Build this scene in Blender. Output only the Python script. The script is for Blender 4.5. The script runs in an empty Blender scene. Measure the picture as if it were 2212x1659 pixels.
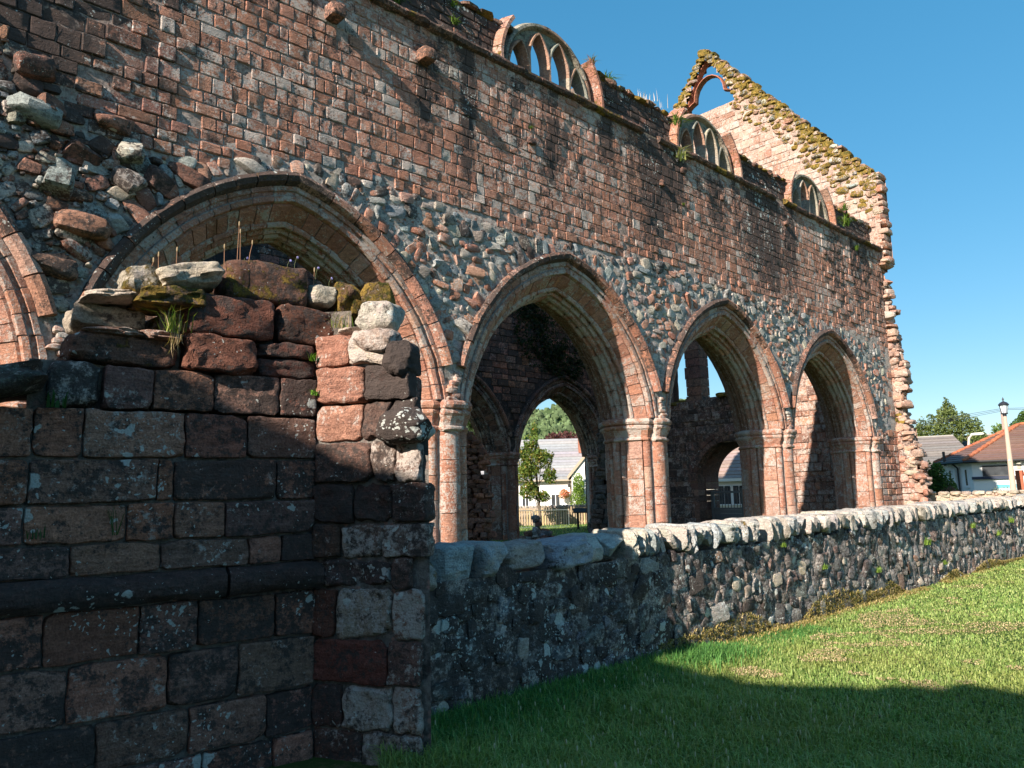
import bpy, math, random
import numpy as np
random.seed(7); rng = np.random.default_rng(7)
R = math.radians
C = bpy.context.scene.collection

# ------------------------------------------------------------------ camera, sky, sun
F_PX, PITCH, ROLL, YAW = 1668.3 / 2212.0, R(8.238), R(1.438), R(46.31)
EYE = np.array([0., 0., 1.6])
fw = np.array([math.cos(YAW)*math.cos(PITCH), math.sin(YAW)*math.cos(PITCH), math.sin(PITCH)])
r0 = np.array([math.sin(YAW), -math.cos(YAW), 0.]); u0_ = np.cross(r0, fw)
rt = math.cos(ROLL)*r0 - math.sin(ROLL)*u0_; up = math.sin(ROLL)*r0 + math.cos(ROLL)*u0_
cam = bpy.data.cameras.new('camera'); co = bpy.data.objects.new('camera', cam); C.objects.link(co)
cam.sensor_width = 36; cam.lens = F_PX*36; cam.clip_end = 5000; cam.clip_start = 0.05
from mathutils import Matrix, Vector
co.matrix_world = Matrix(((rt[0], up[0], -fw[0], EYE[0]), (rt[1], up[1], -fw[1], EYE[1]), (rt[2], up[2], -fw[2], EYE[2]), (0, 0, 0, 1)))
bpy.context.scene.camera = co
SUN_EL, SUN_HEAD = R(29), R(7.6)          # elevation; heading the light travels towards, from +X to +Y
w = bpy.data.worlds.new('World'); bpy.context.scene.world = w; w.use_nodes = True
nt = w.node_tree; nt.nodes.clear()
sky = nt.nodes.new('ShaderNodeTexSky'); sky.sky_type = 'NISHITA'; sky.sun_disc = False
sky.sun_elevation = SUN_EL; sky.sun_rotation = R(270) - SUN_HEAD
sky.altitude = 0; sky.air_density = 0.8; sky.dust_density = 0.35; sky.ozone_density = 1.6
bg = nt.nodes.new('ShaderNodeBackground'); bg.inputs[1].default_value = 0.16
wo = nt.nodes.new('ShaderNodeOutputWorld'); hs = nt.nodes.new('ShaderNodeHueSaturation'); hs.inputs['Hue'].default_value = .489; hs.inputs['Saturation'].default_value = 2.0; gm = nt.nodes.new('ShaderNodeGamma'); gm.inputs[1].default_value = .5; nt.links.new(sky.outputs[0], gm.inputs[0]); nt.links.new(gm.outputs[0], hs.inputs['Color']); nt.links.new(hs.outputs[0], bg.inputs[0]); nt.links.new(bg.outputs[0], wo.inputs[0])
sl = bpy.data.lights.new('sun', 'SUN'); so = bpy.data.objects.new('sun', sl); C.objects.link(so)
sl.energy = 4.5; sl.angle = R(0.53); sl.color = (1.0, 0.88, 0.75)
sd = Vector((math.cos(SUN_HEAD)*math.cos(SUN_EL), math.sin(SUN_HEAD)*math.cos(SUN_EL), -math.sin(SUN_EL)))
so.rotation_euler = sd.to_track_quat('-Z', 'Y').to_euler()
vs = bpy.context.scene.view_settings; vs.view_transform = 'Standard'; vs.look = 'None'; vs.exposure = 1.27; vs.gamma = 1
vs.use_curve_mapping = False

# ------------------------------------------------------------------ noise and mesh helpers
def _h(i, j, k):
    n = (i.astype(np.uint64)*np.uint64(374761393) + j.astype(np.uint64)*np.uint64(668265263) + k.astype(np.uint64)*np.uint64(2147483647)) & np.uint64(0xffffffff)
    n = ((n ^ (n >> np.uint64(13)))*np.uint64(1274126177)) & np.uint64(0xffffffff)
    return ((n ^ (n >> np.uint64(16))) & np.uint64(0xffff)).astype(float)/32767.5 - 1
def vn(P, s=1.0, o=1):
    P = np.asarray(P, float)*s + 1000.5; tot = np.zeros(len(P)); a = 1.; norm = 0
    for _ in range(o):
        I = np.floor(P).astype(np.int64); f = P - I; f = f*f*(3 - 2*f); r = 0
        for dx in (0, 1):
            for dy in (0, 1):
                for dz in (0, 1):
                    wgt = (f[:, 0] if dx else 1-f[:, 0])*(f[:, 1] if dy else 1-f[:, 1])*(f[:, 2] if dz else 1-f[:, 2])
                    r = r + wgt*_h(I[:, 0]+dx, I[:, 1]+dy, I[:, 2]+dz)
        tot += a*r; norm += a; a *= .5; P = P*2.03 + 17.1
    return tot/norm
def vn1(x, y, z=0., s=1., o=2): return float(vn(np.array([[x, y, z]]), s, o)[0])
def vn3(P, s, o=1):
    P = np.asarray(P, float)
    return np.stack([vn(P, s, o), vn(P+31.7, s, o), vn(P-57.3, s, o)], 1)

class Geo:                         # verts, faces (list of index tuples), two colour layers
    def __init__(g, V=None, Fs=None, col=(.5, .5, .5, 1), fx=(0, 0, 0, 0)):
        g.V = np.zeros((0, 3)) if V is None else np.asarray(V, float)
        g.F = [] if Fs is None else list(Fs)
        n = len(g.V)
        g.c = np.tile(np.asarray(col, float), (n, 1)) if np.ndim(col) == 1 else np.asarray(col)
        g.x = np.tile(np.asarray(fx, float), (n, 1)) if np.ndim(fx) == 1 else np.asarray(fx)
def join(gs):
    gs = [g for g in gs if len(g.V)]; o = Geo()
    if not gs: return o
    offs = np.cumsum([0]+[len(g.V) for g in gs])
    o.V = np.concatenate([g.V for g in gs]); o.c = np.concatenate([g.c for g in gs]); o.x = np.concatenate([g.x for g in gs])
    F = []
    for g, k in zip(gs, offs):
        k = int(k)
        if isinstance(g.F, np.ndarray): F.extend((g.F+k).tolist())
        else: F.extend([tuple(i+k for i in f) for f in g.F])
    o.F = F
    return o
def mesh(name, g, mat, smooth=False, sharp=32):
    me = bpy.data.meshes.new(name)
    F = g.F
    n = len(F); me.vertices.add(len(g.V)); me.vertices.foreach_set('co', g.V.astype(np.float32).ravel())
    if isinstance(F, np.ndarray):
        L = np.full(n, F.shape[1]); flat = F.ravel()
    else:
        L = np.fromiter((len(f) for f in F), int, n); flat = np.fromiter((i for f in F for i in f), int, int(L.sum()))
    me.loops.add(int(L.sum())); me.loops.foreach_set('vertex_index', flat.astype(np.int32))
    me.polygons.add(n); st = np.concatenate([[0], np.cumsum(L)[:-1]]) if n else np.zeros(0)
    me.polygons.foreach_set('loop_start', st.astype(np.int32)); me.polygons.foreach_set('loop_total', L.astype(np.int32))
    me.polygons.foreach_set('use_smooth', np.full(n, bool(smooth)))
    for nm, d in (('Col', g.c), ('Fx', g.x)):
        a = me.attributes.new(nm, 'FLOAT_COLOR', 'POINT'); a.data.foreach_set('color', d.astype(np.float32).ravel())
    me.materials.append(mat); me.update(calc_edges=True); me.validate()
    if smooth and sharp: me.set_sharp_from_angle(angle=R(sharp))
    return me
def obj(name, g, mat, parent=None, smooth=False, kind=None, label=None):
    me = g if isinstance(g, bpy.types.Mesh) else mesh(name, g, mat, smooth)
    o = bpy.data.objects.new(name, me); C.objects.link(o)
    if parent: o.parent = parent; o.matrix_parent_inverse = parent.matrix_world.inverted() if parent.type == 'EMPTY' else Matrix()
    if kind: o['kind'] = kind
    if label: o['label'] = label
    return o
def thing(name, label, cat, loc=(0, 0, 0), group=None):
    o = bpy.data.objects.new(name, None); C.objects.link(o); o.location = loc; o.matrix_world = Matrix.Translation(loc)
    o.empty_display_size = .3; o['label'] = label; o['category'] = cat
    if group: o['group'] = group
    return o
def tag(o, label, cat, group=None):
    o['label'] = label; o['category'] = cat
    if group: o['group'] = group
    return o
def scr(V):
    d = V - EYE; z = d@fw; z = np.where(z < .05, .05, z)
    return (d@rt)/z*F_PX, (d@up)/z*F_PX, (d@fw)
def area(V):
    x, y, z = scr(V)
    if z.max() < .2: return 0
    if x.max() < -.52 or x.min() > .52 or y.max() < -.39 or y.min() > .39: return 0
    return (x.max()-x.min())*(y.max()-y.min())
def emit(stones, name, mat, parent, limit=295, smooth=True, restname='masonry'):
    if not stones: return
    a = np.array([area(s.V) for s in stones]); order = np.argsort(-a)
    for i in order[:limit]:
        if a[i] > 0: obj(name, stones[i], mat, parent, smooth)
    rest = [stones[i] for k, i in enumerate(order) if k >= limit or a[i] <= 0]
    if rest: obj(restname, join(rest), mat, parent, smooth, kind='stuff')

class Frame:
    def __init__(s, o, u, n): s.o = np.array(o, float); s.u = np.array(u, float); s.n = np.array(n, float)
    def w(s, L):
        L = np.asarray(L, float)
        return s.o + L[:, :1]*s.u + L[:, 1:2]*np.array([0, 0, 1.]) + L[:, 2:3]*s.n
FG = [(r*4+c, r*4+c+1, r*4+c+5, r*4+c+4) for r in range(3) for c in range(3)]
RING = [0, 1, 2, 3, 7, 11, 15, 14, 13, 12, 8, 4]
FG += [(RING[(i+1) % 12], RING[i], 16+i, 16+(i+1) % 12) for i in range(12)]
def ashlar(fr, ua, ub, za, zb, proud, bev, back, col, fx, jit=.004, tilt=None):
    bu = min(bev, (ub-ua)*.3); bz = min(bev, (zb-za)*.3)
    us = [ua, ua+bu, ub-bu, ub]; zs = [za, za+bz, zb-bz, zb]
    L = []
    for r in range(4):
        for c in range(4):
            e = (r in (0, 3)) + (c in (0, 3)); u = us[c]; z = zs[r]
            if e == 2:
                q = random.choice((.2, .3, .4, .5, .9, 1.6)); u += (q*bu if c == 0 else -q*bu); z += (q*bz if r == 0 else -q*bz)
            n = proud + random.uniform(-jit, jit) - (.85*bev if e else 0) - (.4*bev if e == 2 else 0)
            L.append([u+random.uniform(-jit, jit)*1.2, z+random.uniform(-jit, jit)*1.2, n])
    L += [[L[i][0], L[i][1], -back] for i in RING]
    L = np.array(L)
    if tilt:
        L[:16, 2] += (L[:16, 0]-(ua+ub)/2)*tilt[0] + (L[:16, 1]-(za+zb)/2)*tilt[1]
    return Geo(fr.w(L), FG, col, fx)
_gt = {}
def gtopo(nx, nz):
    if (nx, nz) in _gt: return _gt[nx, nz]
    m = nx+1; Fs = [(r*m+c, r*m+c+1, (r+1)*m+c+1, (r+1)*m+c) for r in range(nz) for c in range(nx)]
    ring = [c for c in range(m)]+[r*m+nx for r in range(1, nz+1)]+[nz*m+c for c in range(nx-1, -1, -1)]+[r*m for r in range(nz-1, 0, -1)]
    N = m*(nz+1); k = len(ring); Fs += [(ring[(i+1) % k], ring[i], N+i, N+(i+1) % k) for i in range(k)]
    _gt[nx, nz] = (Fs, ring); return _gt[nx, nz]
def ashlar_hi(fr, ua, ub, za, zb, proud, bev, back, col, fx, amp=.007, tilt=(0, 0), nx=7, nz=5):
    Fs, ring = gtopo(nx, nz); bu = min(bev, (ub-ua)*.25); bz = min(bev, (zb-za)*.25)
    us = np.concatenate([[ua], np.linspace(ua+bu, ub-bu, nx-1), [ub]]); zs = np.concatenate([[za], np.linspace(za+bz, zb-bz, nz-1), [zb]])
    U, Z = np.meshgrid(us, zs); e = np.zeros(U.shape); e[0] += 1; e[-1] += 1; e[:, 0] += 1; e[:, -1] += 1
    L = np.stack([U.ravel(), Z.ravel(), (proud-.9*bev*np.minimum(e, 1)-.3*bev*(e > 1)).ravel()], 1)
    cu, cz = (ua+ub)/2, (za+zb)/2; c2 = (e > 1).ravel(); q = np.random.uniform(.2, 1.5, c2.sum())*bev
    L[c2, 0] += np.sign(cu-L[c2, 0])*q; L[c2, 1] += np.sign(cz-L[c2, 1])*q
    P = fr.w(L); D3 = vn3(P, 9, 2); L[:, 2] += D3[:, 0]*amp*1.5+vn(P, 28, 2)*amp*.9+(L[:, 0]-cu)*tilt[0]+(L[:, 1]-cz)*tilt[1]; L[:, 0] += D3[:, 1]*.008; L[:, 1] += D3[:, 2]*.009
    B = L[ring].copy(); B[:, 2] = -back
    return Geo(fr.w(np.concatenate([L, B])), Fs, col, fx)
_sh = {}
def shell(ts):
    key = tuple(ts)
    if key in _sh: return _sh[key]
    idx = {}; V = []; Fs = []
    def vid(p):
        k = tuple(round(q, 4) for q in p)
        if k not in idx: idx[k] = len(V); V.append(p)
        return idx[k]
    m = len(ts)-1
    for ax in range(3):
        for sgn in (-1, 1):
            for i in range(m):
                for j in range(m):
                    q = []
                    for a, b in ((i, j), (i+1, j), (i+1, j+1), (i, j+1)):
                        p = [0, 0, 0]; p[ax] = sgn; p[(ax+1) % 3] = ts[a]; p[(ax+2) % 3] = ts[b]; q.append(vid(p))
                    Fs.append(tuple(q if sgn > 0 else q[::-1]))
    _sh[key] = (np.array(V, float), Fs); return _sh[key]
T2 = [-1, 0, 1]; T3 = [-1, -.45, .45, 1]; T5 = [-1, -.75, -.3, .3, .75, 1]
T9 = [-1, -.95, -.84, -.68, -.5, -.32, -.14, .05, .22, .38, .55, .7, .85, .95, 1]
def blob(c, rad, A=None, k=3., ts=T2, amp=.12, col=(.5, .5, .5, 1), fx=(0, 0, 0, 0), fs=1.6, cuts=None):
    """closed rounded stone: c centre, rad half sizes, A 3x3 axes as rows, k superellipse power, amp relative noise"""
    V, Fs = shell(ts); V = V/((np.abs(V)**k).sum(1)**(1/k))[:, None]
    seed = random.uniform(-50, 50)
    V = V*(1+amp*vn(V*fs+seed, 1, 2))[:, None]
    nc = (random.randint(3, 6) if amp >= .12 else 0) if cuts is None else cuts
    for _ in range(nc):
        p = np.array([random.gauss(0, 1), random.gauss(0, 1), random.gauss(0, 1)]); p /= np.linalg.norm(p); e = V@p
        V = V-np.outer(np.maximum(0, e-random.uniform(.58, .88)*e.max()), p)
    V = V*np.asarray(rad)
    if A is not None: V = V@np.asarray(A)
    return Geo(V+np.asarray(c), Fs, col, fx)
def rotz(a): return np.array([[math.cos(a), math.sin(a), 0], [-math.sin(a), math.cos(a), 0], [0, 0, 1]])
def box(x0, x1, y0, y1, z0, z1, col=(.5, .5, .5, 1), A=None, o=(0, 0, 0), fx=(0, 0, 0, 0)):
    V = np.array([[x, y, z] for z in (z0, z1) for y in (y0, y1) for x in (x0, x1)], float)
    if A is not None: V = V@np.asarray(A)
    return Geo(V+np.asarray(o), [(0, 2, 3, 1), (4, 5, 7, 6), (0, 1, 5, 4), (2, 6, 7, 3), (0, 4, 6, 2), (1, 3, 7, 5)], col, fx)
def tube(pts, rad, n=6, col=(.5, .5, .5, 1), fx=(0, 0, 0, 0)):
    pts = np.array(pts, float); rad = np.broadcast_to(rad, len(pts)); V = []; Fs = []
    for i, p in enumerate(pts):
        t = pts[min(i+1, len(pts)-1)]-pts[max(i-1, 0)]; t /= np.linalg.norm(t)+1e-9
        a = np.cross(t, [0, 0, 1.] if abs(t[2]) < .9 else [1., 0, 0]); a /= np.linalg.norm(a); b = np.cross(t, a)
        for k in range(n):
            an = 2*math.pi*k/n; V.append(p+rad[i]*(math.cos(an)*a+math.sin(an)*b))
    for i in range(len(pts)-1):
        for k in range(n):
            Fs.append((i*n+k, i*n+(k+1) % n, (i+1)*n+(k+1) % n, (i+1)*n+k))
    Fs.append(tuple(range(n))[::-1]); Fs.append(tuple((len(pts)-1)*n+k for k in range(n)))
    return Geo(V, Fs, col, fx)
def prism(P, z0, z1, col=(.5, .5, .5, 1), fx=(0, 0, 0, 0)):
    n = len(P); V = [(x, y, z0) for x, y in P]+[(x, y, z1) for x, y in P]
    return Geo(V, [tuple(range(n))[::-1], tuple(range(n, 2*n))]+[(i, (i+1) % n, n+(i+1) % n, n+i) for i in range(n)], col, fx)

# ------------------------------------------------------------------ materials
def newmat(name):
    m = bpy.data.materials.new(name); m.use_nodes = True; m.node_tree.nodes.clear(); return m, m.node_tree
class NB:
    def __init__(s, t): s.t = t
    def n(s, ty, **k):
        x = s.t.nodes.new(ty)
        for a, v in k.items(): setattr(x, a, v)
        return x
    def l(s, a, b): s.t.links.new(a, b)
    def noise(s, vec, sc, det=5, ro=.6, dist=0.):
        x = s.n('ShaderNodeTexNoise'); x.inputs['Scale'].default_value = sc; x.inputs['Detail'].default_value = det
        x.inputs['Roughness'].default_value = ro; x.inputs['Distortion'].default_value = dist; s.l(vec, x.inputs['Vector']); return x.outputs[0]
    def math(s, op, a, b=None, cl=False):
        x = s.n('ShaderNodeMath', operation=op); x.use_clamp = cl
        for i, v in enumerate((a, b)):
            if v is None: continue
            if isinstance(v, (int, float)): x.inputs[i].default_value = v
            else: s.l(v, x.inputs[i])
        return x.outputs[0]
    def ss(s, v, lo, hi, a=0., b=1.):
        x = s.n('ShaderNodeMapRange', interpolation_type='SMOOTHSTEP'); s.l(v, x.inputs[0])
        x.inputs[1].default_value = lo; x.inputs[2].default_value = hi; x.inputs[3].default_value = a; x.inputs[4].default_value = b; return x.outputs[0]
    def mix(s, f, a, b, mode='MIX'):
        x = s.n('ShaderNodeMix', data_type='RGBA', blend_type=mode); x.clamp_factor = True
        for i, v in ((0, f), (6, a), (7, b)):
            if isinstance(v, (int, float)): x.inputs[i].default_value = v
            elif isinstance(v, tuple): x.inputs[i].default_value = v
            else: s.l(v, x.inputs[i])
        return x.outputs[2]
def finish(b, col, rough=.9, h=None, bs=.5, bd=.02, spec=.2):
    p = b.n('ShaderNodeBsdfPrincipled'); o = b.n('ShaderNodeOutputMaterial')
    if isinstance(col, tuple): p.inputs['Base Color'].default_value = col
    else: b.l(col, p.inputs['Base Color'])
    p.inputs['Roughness'].default_value = rough; p.inputs['Specular IOR Level'].default_value = spec
    if h is not None:
        bp = b.n('ShaderNodeBump'); bp.inputs['Strength'].default_value = bs; bp.inputs['Distance'].default_value = bd
        b.l(h, bp.inputs['Height']); b.l(bp.outputs[0], p.inputs['Normal'])
    b.l(p.outputs[0], o.inputs[0]); return p
def stone_mat():
    m, t = newmat('weathered_stone'); b = NB(t)
    pos = b.n('ShaderNodeNewGeometry').outputs['Position']
    col = b.n('ShaderNodeAttribute', attribute_name='Col'); fx = b.n('ShaderNodeAttribute', attribute_name='Fx')
    sep = b.n('ShaderNodeSeparateColor'); b.l(fx.outputs['Color'], sep.inputs[0])
    crust, bloom, lich, moss = sep.outputs[0], sep.outputs[1], sep.outputs[2], fx.outputs['Alpha']
    n1 = b.noise(pos, 2.6, 9, .68); n2 = b.noise(pos, 19, 7, .68); n3 = b.noise(pos, 85, 4, .65)
    stt = b.n('ShaderNodeMapping'); stt.inputs['Scale'].default_value = (1, 1, 5.5); b.l(pos, stt.inputs[0])
    n5 = b.noise(stt.outputs[0], 7, 5, .6)
    c = b.mix(1.0, col.outputs['Color'], b.mix(n2, (.30, .30, .31, 1), (1.68, 1.64, 1.58, 1)), 'MULTIPLY')
    c = b.mix(1.0, c, b.mix(b.ss(n3, .3, .7), (.72, .72, .72, 1), (1.24, 1.24, 1.24, 1)), 'MULTIPLY')
    c = b.mix(1.0, c, b.mix(b.ss(n5, .35, .65), (.84, .82, .82, 1), (1.13, 1.13, 1.12, 1)), 'MULTIPLY')
    def msk(n, a, wd=.05): return b.ss(b.math('ADD', n, b.math('MULTIPLY', b.math('SUBTRACT', a, .5), .62)), .5-wd, .5+wd)
    nb = b.math('ADD', b.math('MULTIPLY', b.noise(pos, 8, 6, .7), .9), b.math('MULTIPLY', b.noise(pos, 34, 6, .75), .9)); nb = b.math('SUBTRACT', nb, .4)
    c = b.mix(msk(nb, bloom, .07), c, b.mix(n3, (.38, .315, .275, 1), (.60, .53, .48, 1)))
    cn = b.math('ADD', b.math('MULTIPLY', b.noise(pos, 6.5, 10, .78), .6), b.math('MULTIPLY', b.noise(pos, 27, 7, .72), .4))
    cn = b.math('ADD', b.math('MULTIPLY', cn, 2.1), -.55*2)
    c = b.mix(b.math('MULTIPLY', msk(b.math('ADD', cn, .55), crust, .08), .93), c, b.mix(n2, (.026, .023, .023, 1), (.115, .088, .078, 1)))
    dist = b.n('ShaderNodeVectorMath', operation='ADD'); nv = b.n('ShaderNodeTexNoise'); nv.inputs['Scale'].default_value = 14; nv.inputs['Detail'].default_value = 4
    b.l(pos, nv.inputs[0]); sc = b.n('ShaderNodeVectorMath', operation='SCALE'); sc.inputs[3].default_value = .11; b.l(nv.outputs[1], sc.inputs[0]); b.l(pos, dist.inputs[0]); b.l(sc.outputs[0], dist.inputs[1])
    lm = None; lmod = b.ss(b.noise(pos, 2.3, 4, .6), .38, .62, .35, 1.42)
    for s_, th in ((6.5, .34), (17, .33), (42, .36)):
        v = b.n('ShaderNodeTexVoronoi'); v.inputs['Scale'].default_value = s_; b.l(dist.outputs[0], v.inputs[0])
        sp = b.n('ShaderNodeSeparateColor'); b.l(v.outputs['Color'], sp.inputs[0])
        radius = b.math('MULTIPLY', b.math('SUBTRACT', b.math('ADD', sp.outputs[0], b.math('MULTIPLY', b.math('MULTIPLY', lich, lmod), .62)), 1.0, cl=True), th*2.3)
        k = b.ss(b.math('SUBTRACT', radius, v.outputs['Distance']), 0., .05)
        lm = k if lm is None else b.math('MAXIMUM', lm, k)
    c = b.mix(b.math('MULTIPLY', lm, .85), c, b.mix(n3, (.42, .45, .43, 1), (.74, .77, .72, 1)))
    nm = b.noise(pos, 9, 8, .7)
    mc = b.mix(b.ss(nm, .36, .6), (.058, .062, .014, 1), (.34, .22, .05, 1)); mc = b.mix(1., mc, b.mix(n3, (.45, .45, .45, 1), (1.5, 1.5, 1.5, 1)), 'MULTIPLY')
    mm = msk(b.math('ADD', b.math('MULTIPLY', b.noise(pos, 5, 9, .7), .55), b.math('MULTIPLY', b.noise(pos, 24, 6, .7), .45)), moss, .035)
    c = b.mix(mm, c, mc)
    h = b.math('ADD', b.math('MULTIPLY', n2, 1.0), b.math('MULTIPLY', n3, .45)); h = b.math('ADD', h, b.math('MULTIPLY', n5, .6))
    h = b.math('ADD', h, b.math('MULTIPLY', b.math('MULTIPLY', mm, b.noise(pos, 60, 4, .7)), 1.5))
    h = b.math('ADD', h, b.math('MULTIPLY', b.noise(pos, 42, 5, .7), .7)); finish(b, c, .93, h, .95, .028); return m
def mortar_mat():
    m, t = newmat('lime_mortar'); b = NB(t)
    pos = b.n('ShaderNodeNewGeometry').outputs['Position']
    col = b.n('ShaderNodeAttribute', attribute_name='Col'); fx = b.n('ShaderNodeAttribute', attribute_name='Fx')
    sep = b.n('ShaderNodeSeparateColor'); b.l(fx.outputs['Color'], sep.inputs[0])
    n2 = b.noise(pos, 16, 9, .75); n3 = b.noise(pos, 70, 5, .7)
    c = b.mix(1., col.outputs['Color'], b.mix(b.ss(n2, .3, .7), (.5, .48, .47, 1), (1.4, 1.4, 1.38, 1)), 'MULTIPLY')
    v = b.n('ShaderNodeTexVoronoi'); v.inputs['Scale'].default_value = 24; b.l(pos, v.inputs[0])
    sp = b.n('ShaderNodeSeparateColor'); b.l(v.outputs['Color'], sp.inputs[0])
    c = b.mix(b.math('MULTIPLY', b.ss(v.outputs['Distance'], .5, .3), b.ss(sp.outputs[1], .62, .66)), c, b.mix(sp.outputs[0], (.12, .12, .12, 1), (.42, .25, .2, 1)))
    cr = b.ss(b.math('ADD', b.noise(pos, 4.5, 9, .75), b.math('MULTIPLY', b.math('SUBTRACT', sep.outputs[0], .5), .62)), .42, .58)
    c = b.mix(b.math('MULTIPLY', cr, .9), c, (.035, .033, .035, 1))
    mm = b.ss(b.math('ADD', b.noise(pos, 5, 9, .7), b.math('MULTIPLY', b.math('SUBTRACT', fx.outputs['Alpha'], .5), .62)), .45, .55)
    c = b.mix(mm, c, b.mix(b.ss(n2, .4, .6), (.06, .06, .013, 1), (.25, .17, .04, 1)))
    finish(b, c, .95, b.math('ADD', n2, b.math('MULTIPLY', n3, .5)), .9, .035); return m
def simple_mat(name, amp=.5, sc=8, rough=.8, bump=.3, bd=.01, spec=.25, attr=True, col=(.5, .5, .5, 1), metal=0, obj_space=False):
    m, t = newmat(name); b = NB(t)
    pos = b.n('ShaderNodeNewGeometry').outputs['Position']
    n = b.noise(pos, sc, 6, .65); n2 = b.noise(pos, sc*7, 4, .6)
    base = b.n('ShaderNodeAttribute', attribute_name='Col').outputs['Color'] if attr else col
    f = b.mix(n, (1-amp,)*3+(1,), (1+amp,)*3+(1,))
    c = b.mix(1., base, f, 'MULTIPLY'); c = b.mix(1., c, b.mix(n2, (1-amp*.5,)*3+(1,), (1+amp*.5,)*3+(1,)), 'MULTIPLY')
    p = finish(b, c, rough, b.math('ADD', n, b.math('MULTIPLY', n2, .4)), bump, bd, spec); p.inputs['Metallic'].default_value = metal; return m
def leaf_mat(name, tr=.35, rough=.55):
    m, t = newmat(name); b = NB(t)
    c = b.n('ShaderNodeAttribute', attribute_name='Col').outputs['Color']
    p = b.n('ShaderNodeBsdfPrincipled'); p.inputs['Roughness'].default_value = rough; p.inputs['Specular IOR Level'].default_value = .25; b.l(c, p.inputs['Base Color'])
    q = b.n('ShaderNodeBsdfTranslucent'); g = b.mix(1., c, (1.3, 1.45, .55, 1), 'MULTIPLY'); b.l(g, q.inputs[0])
    x = b.n('ShaderNodeMixShader'); x.inputs[0].default_value = tr; b.l(p.outputs[0], x.inputs[1]); b.l(q.outputs[0], x.inputs[2])
    o = b.n('ShaderNodeOutputMaterial'); b.l(x.outputs[0], o.inputs[0]); return m
def glass_mat():
    m, t = newmat('window_glass'); b = NB(t); pos = b.n('ShaderNodeNewGeometry').outputs['Position']
    c = b.mix(b.noise(pos, 3, 2, .5), (.015, .017, .02, 1), (.09, .10, .11, 1)); finish(b, c, .06, None, spec=.6); return m
ST = stone_mat(); MO = mortar_mat(); WOOD = simple_mat('old_timber', .45, 14, .8, .5, .006); PAINT = simple_mat('painted_render', .07, 6, .8, .25, .004)
METAL = simple_mat('painted_metal', .15, 20, .45, .1, .002, .5); SLATE = simple_mat('roof_slate', .35, 5, .6, .4, .01); LEAF = leaf_mat('leaf_green'); BARK = simple_mat('bark', .4, 12, .9, .6, .02)
GLASS = glass_mat(); GRASSM = leaf_mat('grass_blade', .3, .6)

# ------------------------------------------------------------------ palettes (linear base colours)
def jit(c, a=.12):
    k = 1+random.uniform(-a, a); return (max(0, c[0]*k*(1+random.uniform(-a, a)*.4)), max(0, c[1]*k), max(0, c[2]*k*(1+random.uniform(-a, a)*.4)), 1)
RED = [(.43, .215, .15), (.41, .20, .14), (.45, .235, .17), (.39, .195, .14), (.42, .225, .165), (.48, .30, .235)]
DULL = [(.29, .155, .115), (.25, .13, .10), (.32, .185, .14), (.23, .13, .105)]
GREY = [(.38, .39, .375), (.30, .335, .345), (.46, .43, .375), (.26, .29, .30), (.52, .48, .41), (.36, .32, .29)]
def pick(p, a=.12): return jit(random.choice(p), a)
def smooth_int(x, xs, ys): return float(np.interp(x, xs, ys))
D = 9.34; BAY = 5.5; A1 = 4.9
ACX = [A1+BAY*i for i in range(-1, 4)]             # arch centres
WINX = [A1+BAY*i for i in range(0, 4)]
ARC_C, ARC_Z, ARC_R = .64, 2.65, 3.40
def arch_u(x, z):
    """signed distance inside the hood line: >0 inside the arch, <0 in the wall"""
    best = -9
    for c in ACX:
        dx = abs(x-c)
        if dx > BAY/2+.01: continue
        if z < ARC_Z+.45: u = (2.74-dx)
        else: u = ARC_R-math.hypot(dx+ARC_C, z-ARC_Z)
        best = max(best, u)
    return best
T = 1.38; VS = T/2/.88
def streak(x, z):
    """black rain streaks on the south face of the nave wall"""
    s = 0
    for cx, wd, zt, zb, a in ((8.05, .22, 9.3, 6.6, 1.0), (9.2, .22, 9.1, 7.2, .55), (3.15, .35, 8.6, 7.5, .9), (1.5, .9, 9.3, 6.2, .8), (13.2, .5, 9.4, 6.3, .75), (14.2, .5, 9.4, 7.6, .75), (7.1, .16, 8.45, 7.2, .55),
                              (18.0, 1.2, 9.4, 6.5, .95), (19.5, .5, 9.4, 6.6, .5), (24.2, .8, 9.4, 7.4, .5), (10.3, .6, 8.5, 7.0, .25), (11.8, .5, 9.3, 7.9, .5), (5.6, .25, 8.4, 7.6, .35), (15.9, .5, 8.9, 7, .3)):
        d = abs(x-cx+.1*math.sin(z*2.1+cx))/wd
        if d < 1.3:
            v = max(0, 1-max(0, d-.5)/.8); v *= min(1, max(0, (z-zb)/.8))*min(1, max(0, (zt-z)/.1+.8)); s = max(s, v*a)
    return s
STK = ((8.05, .20, 9.3, 6.5, 1.0), (9.2, .22, 9.1, 7.2, .55), (3.15, .35, 8.6, 7.4, .95), (1.5, .9, 9.3, 6.0, .85), (13.2, .5, 9.4, 6.2, .8), (14.2, .5, 9.4, 7.5, .8), (7.1, .16, 8.5, 7.2, .6), (12.6, .25, 9.3, 6.6, .5),
       (18.0, 1.1, 9.4, 6.3, .95), (19.5, .5, 9.4, 6.4, .7), (24.2, .8, 9.4, 7.2, .6), (10.3, .5, 8.6, 6.8, .45), (11.8, .4, 9.3, 7.7, .55), (5.6, .22, 8.5, 7.4, .45), (15.9, .4, 9.0, 6.8, .5), (22.3, .5, 9.2, 6.5, .5), (4.4, .25, 9.2, 7.6, .4))
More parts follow.
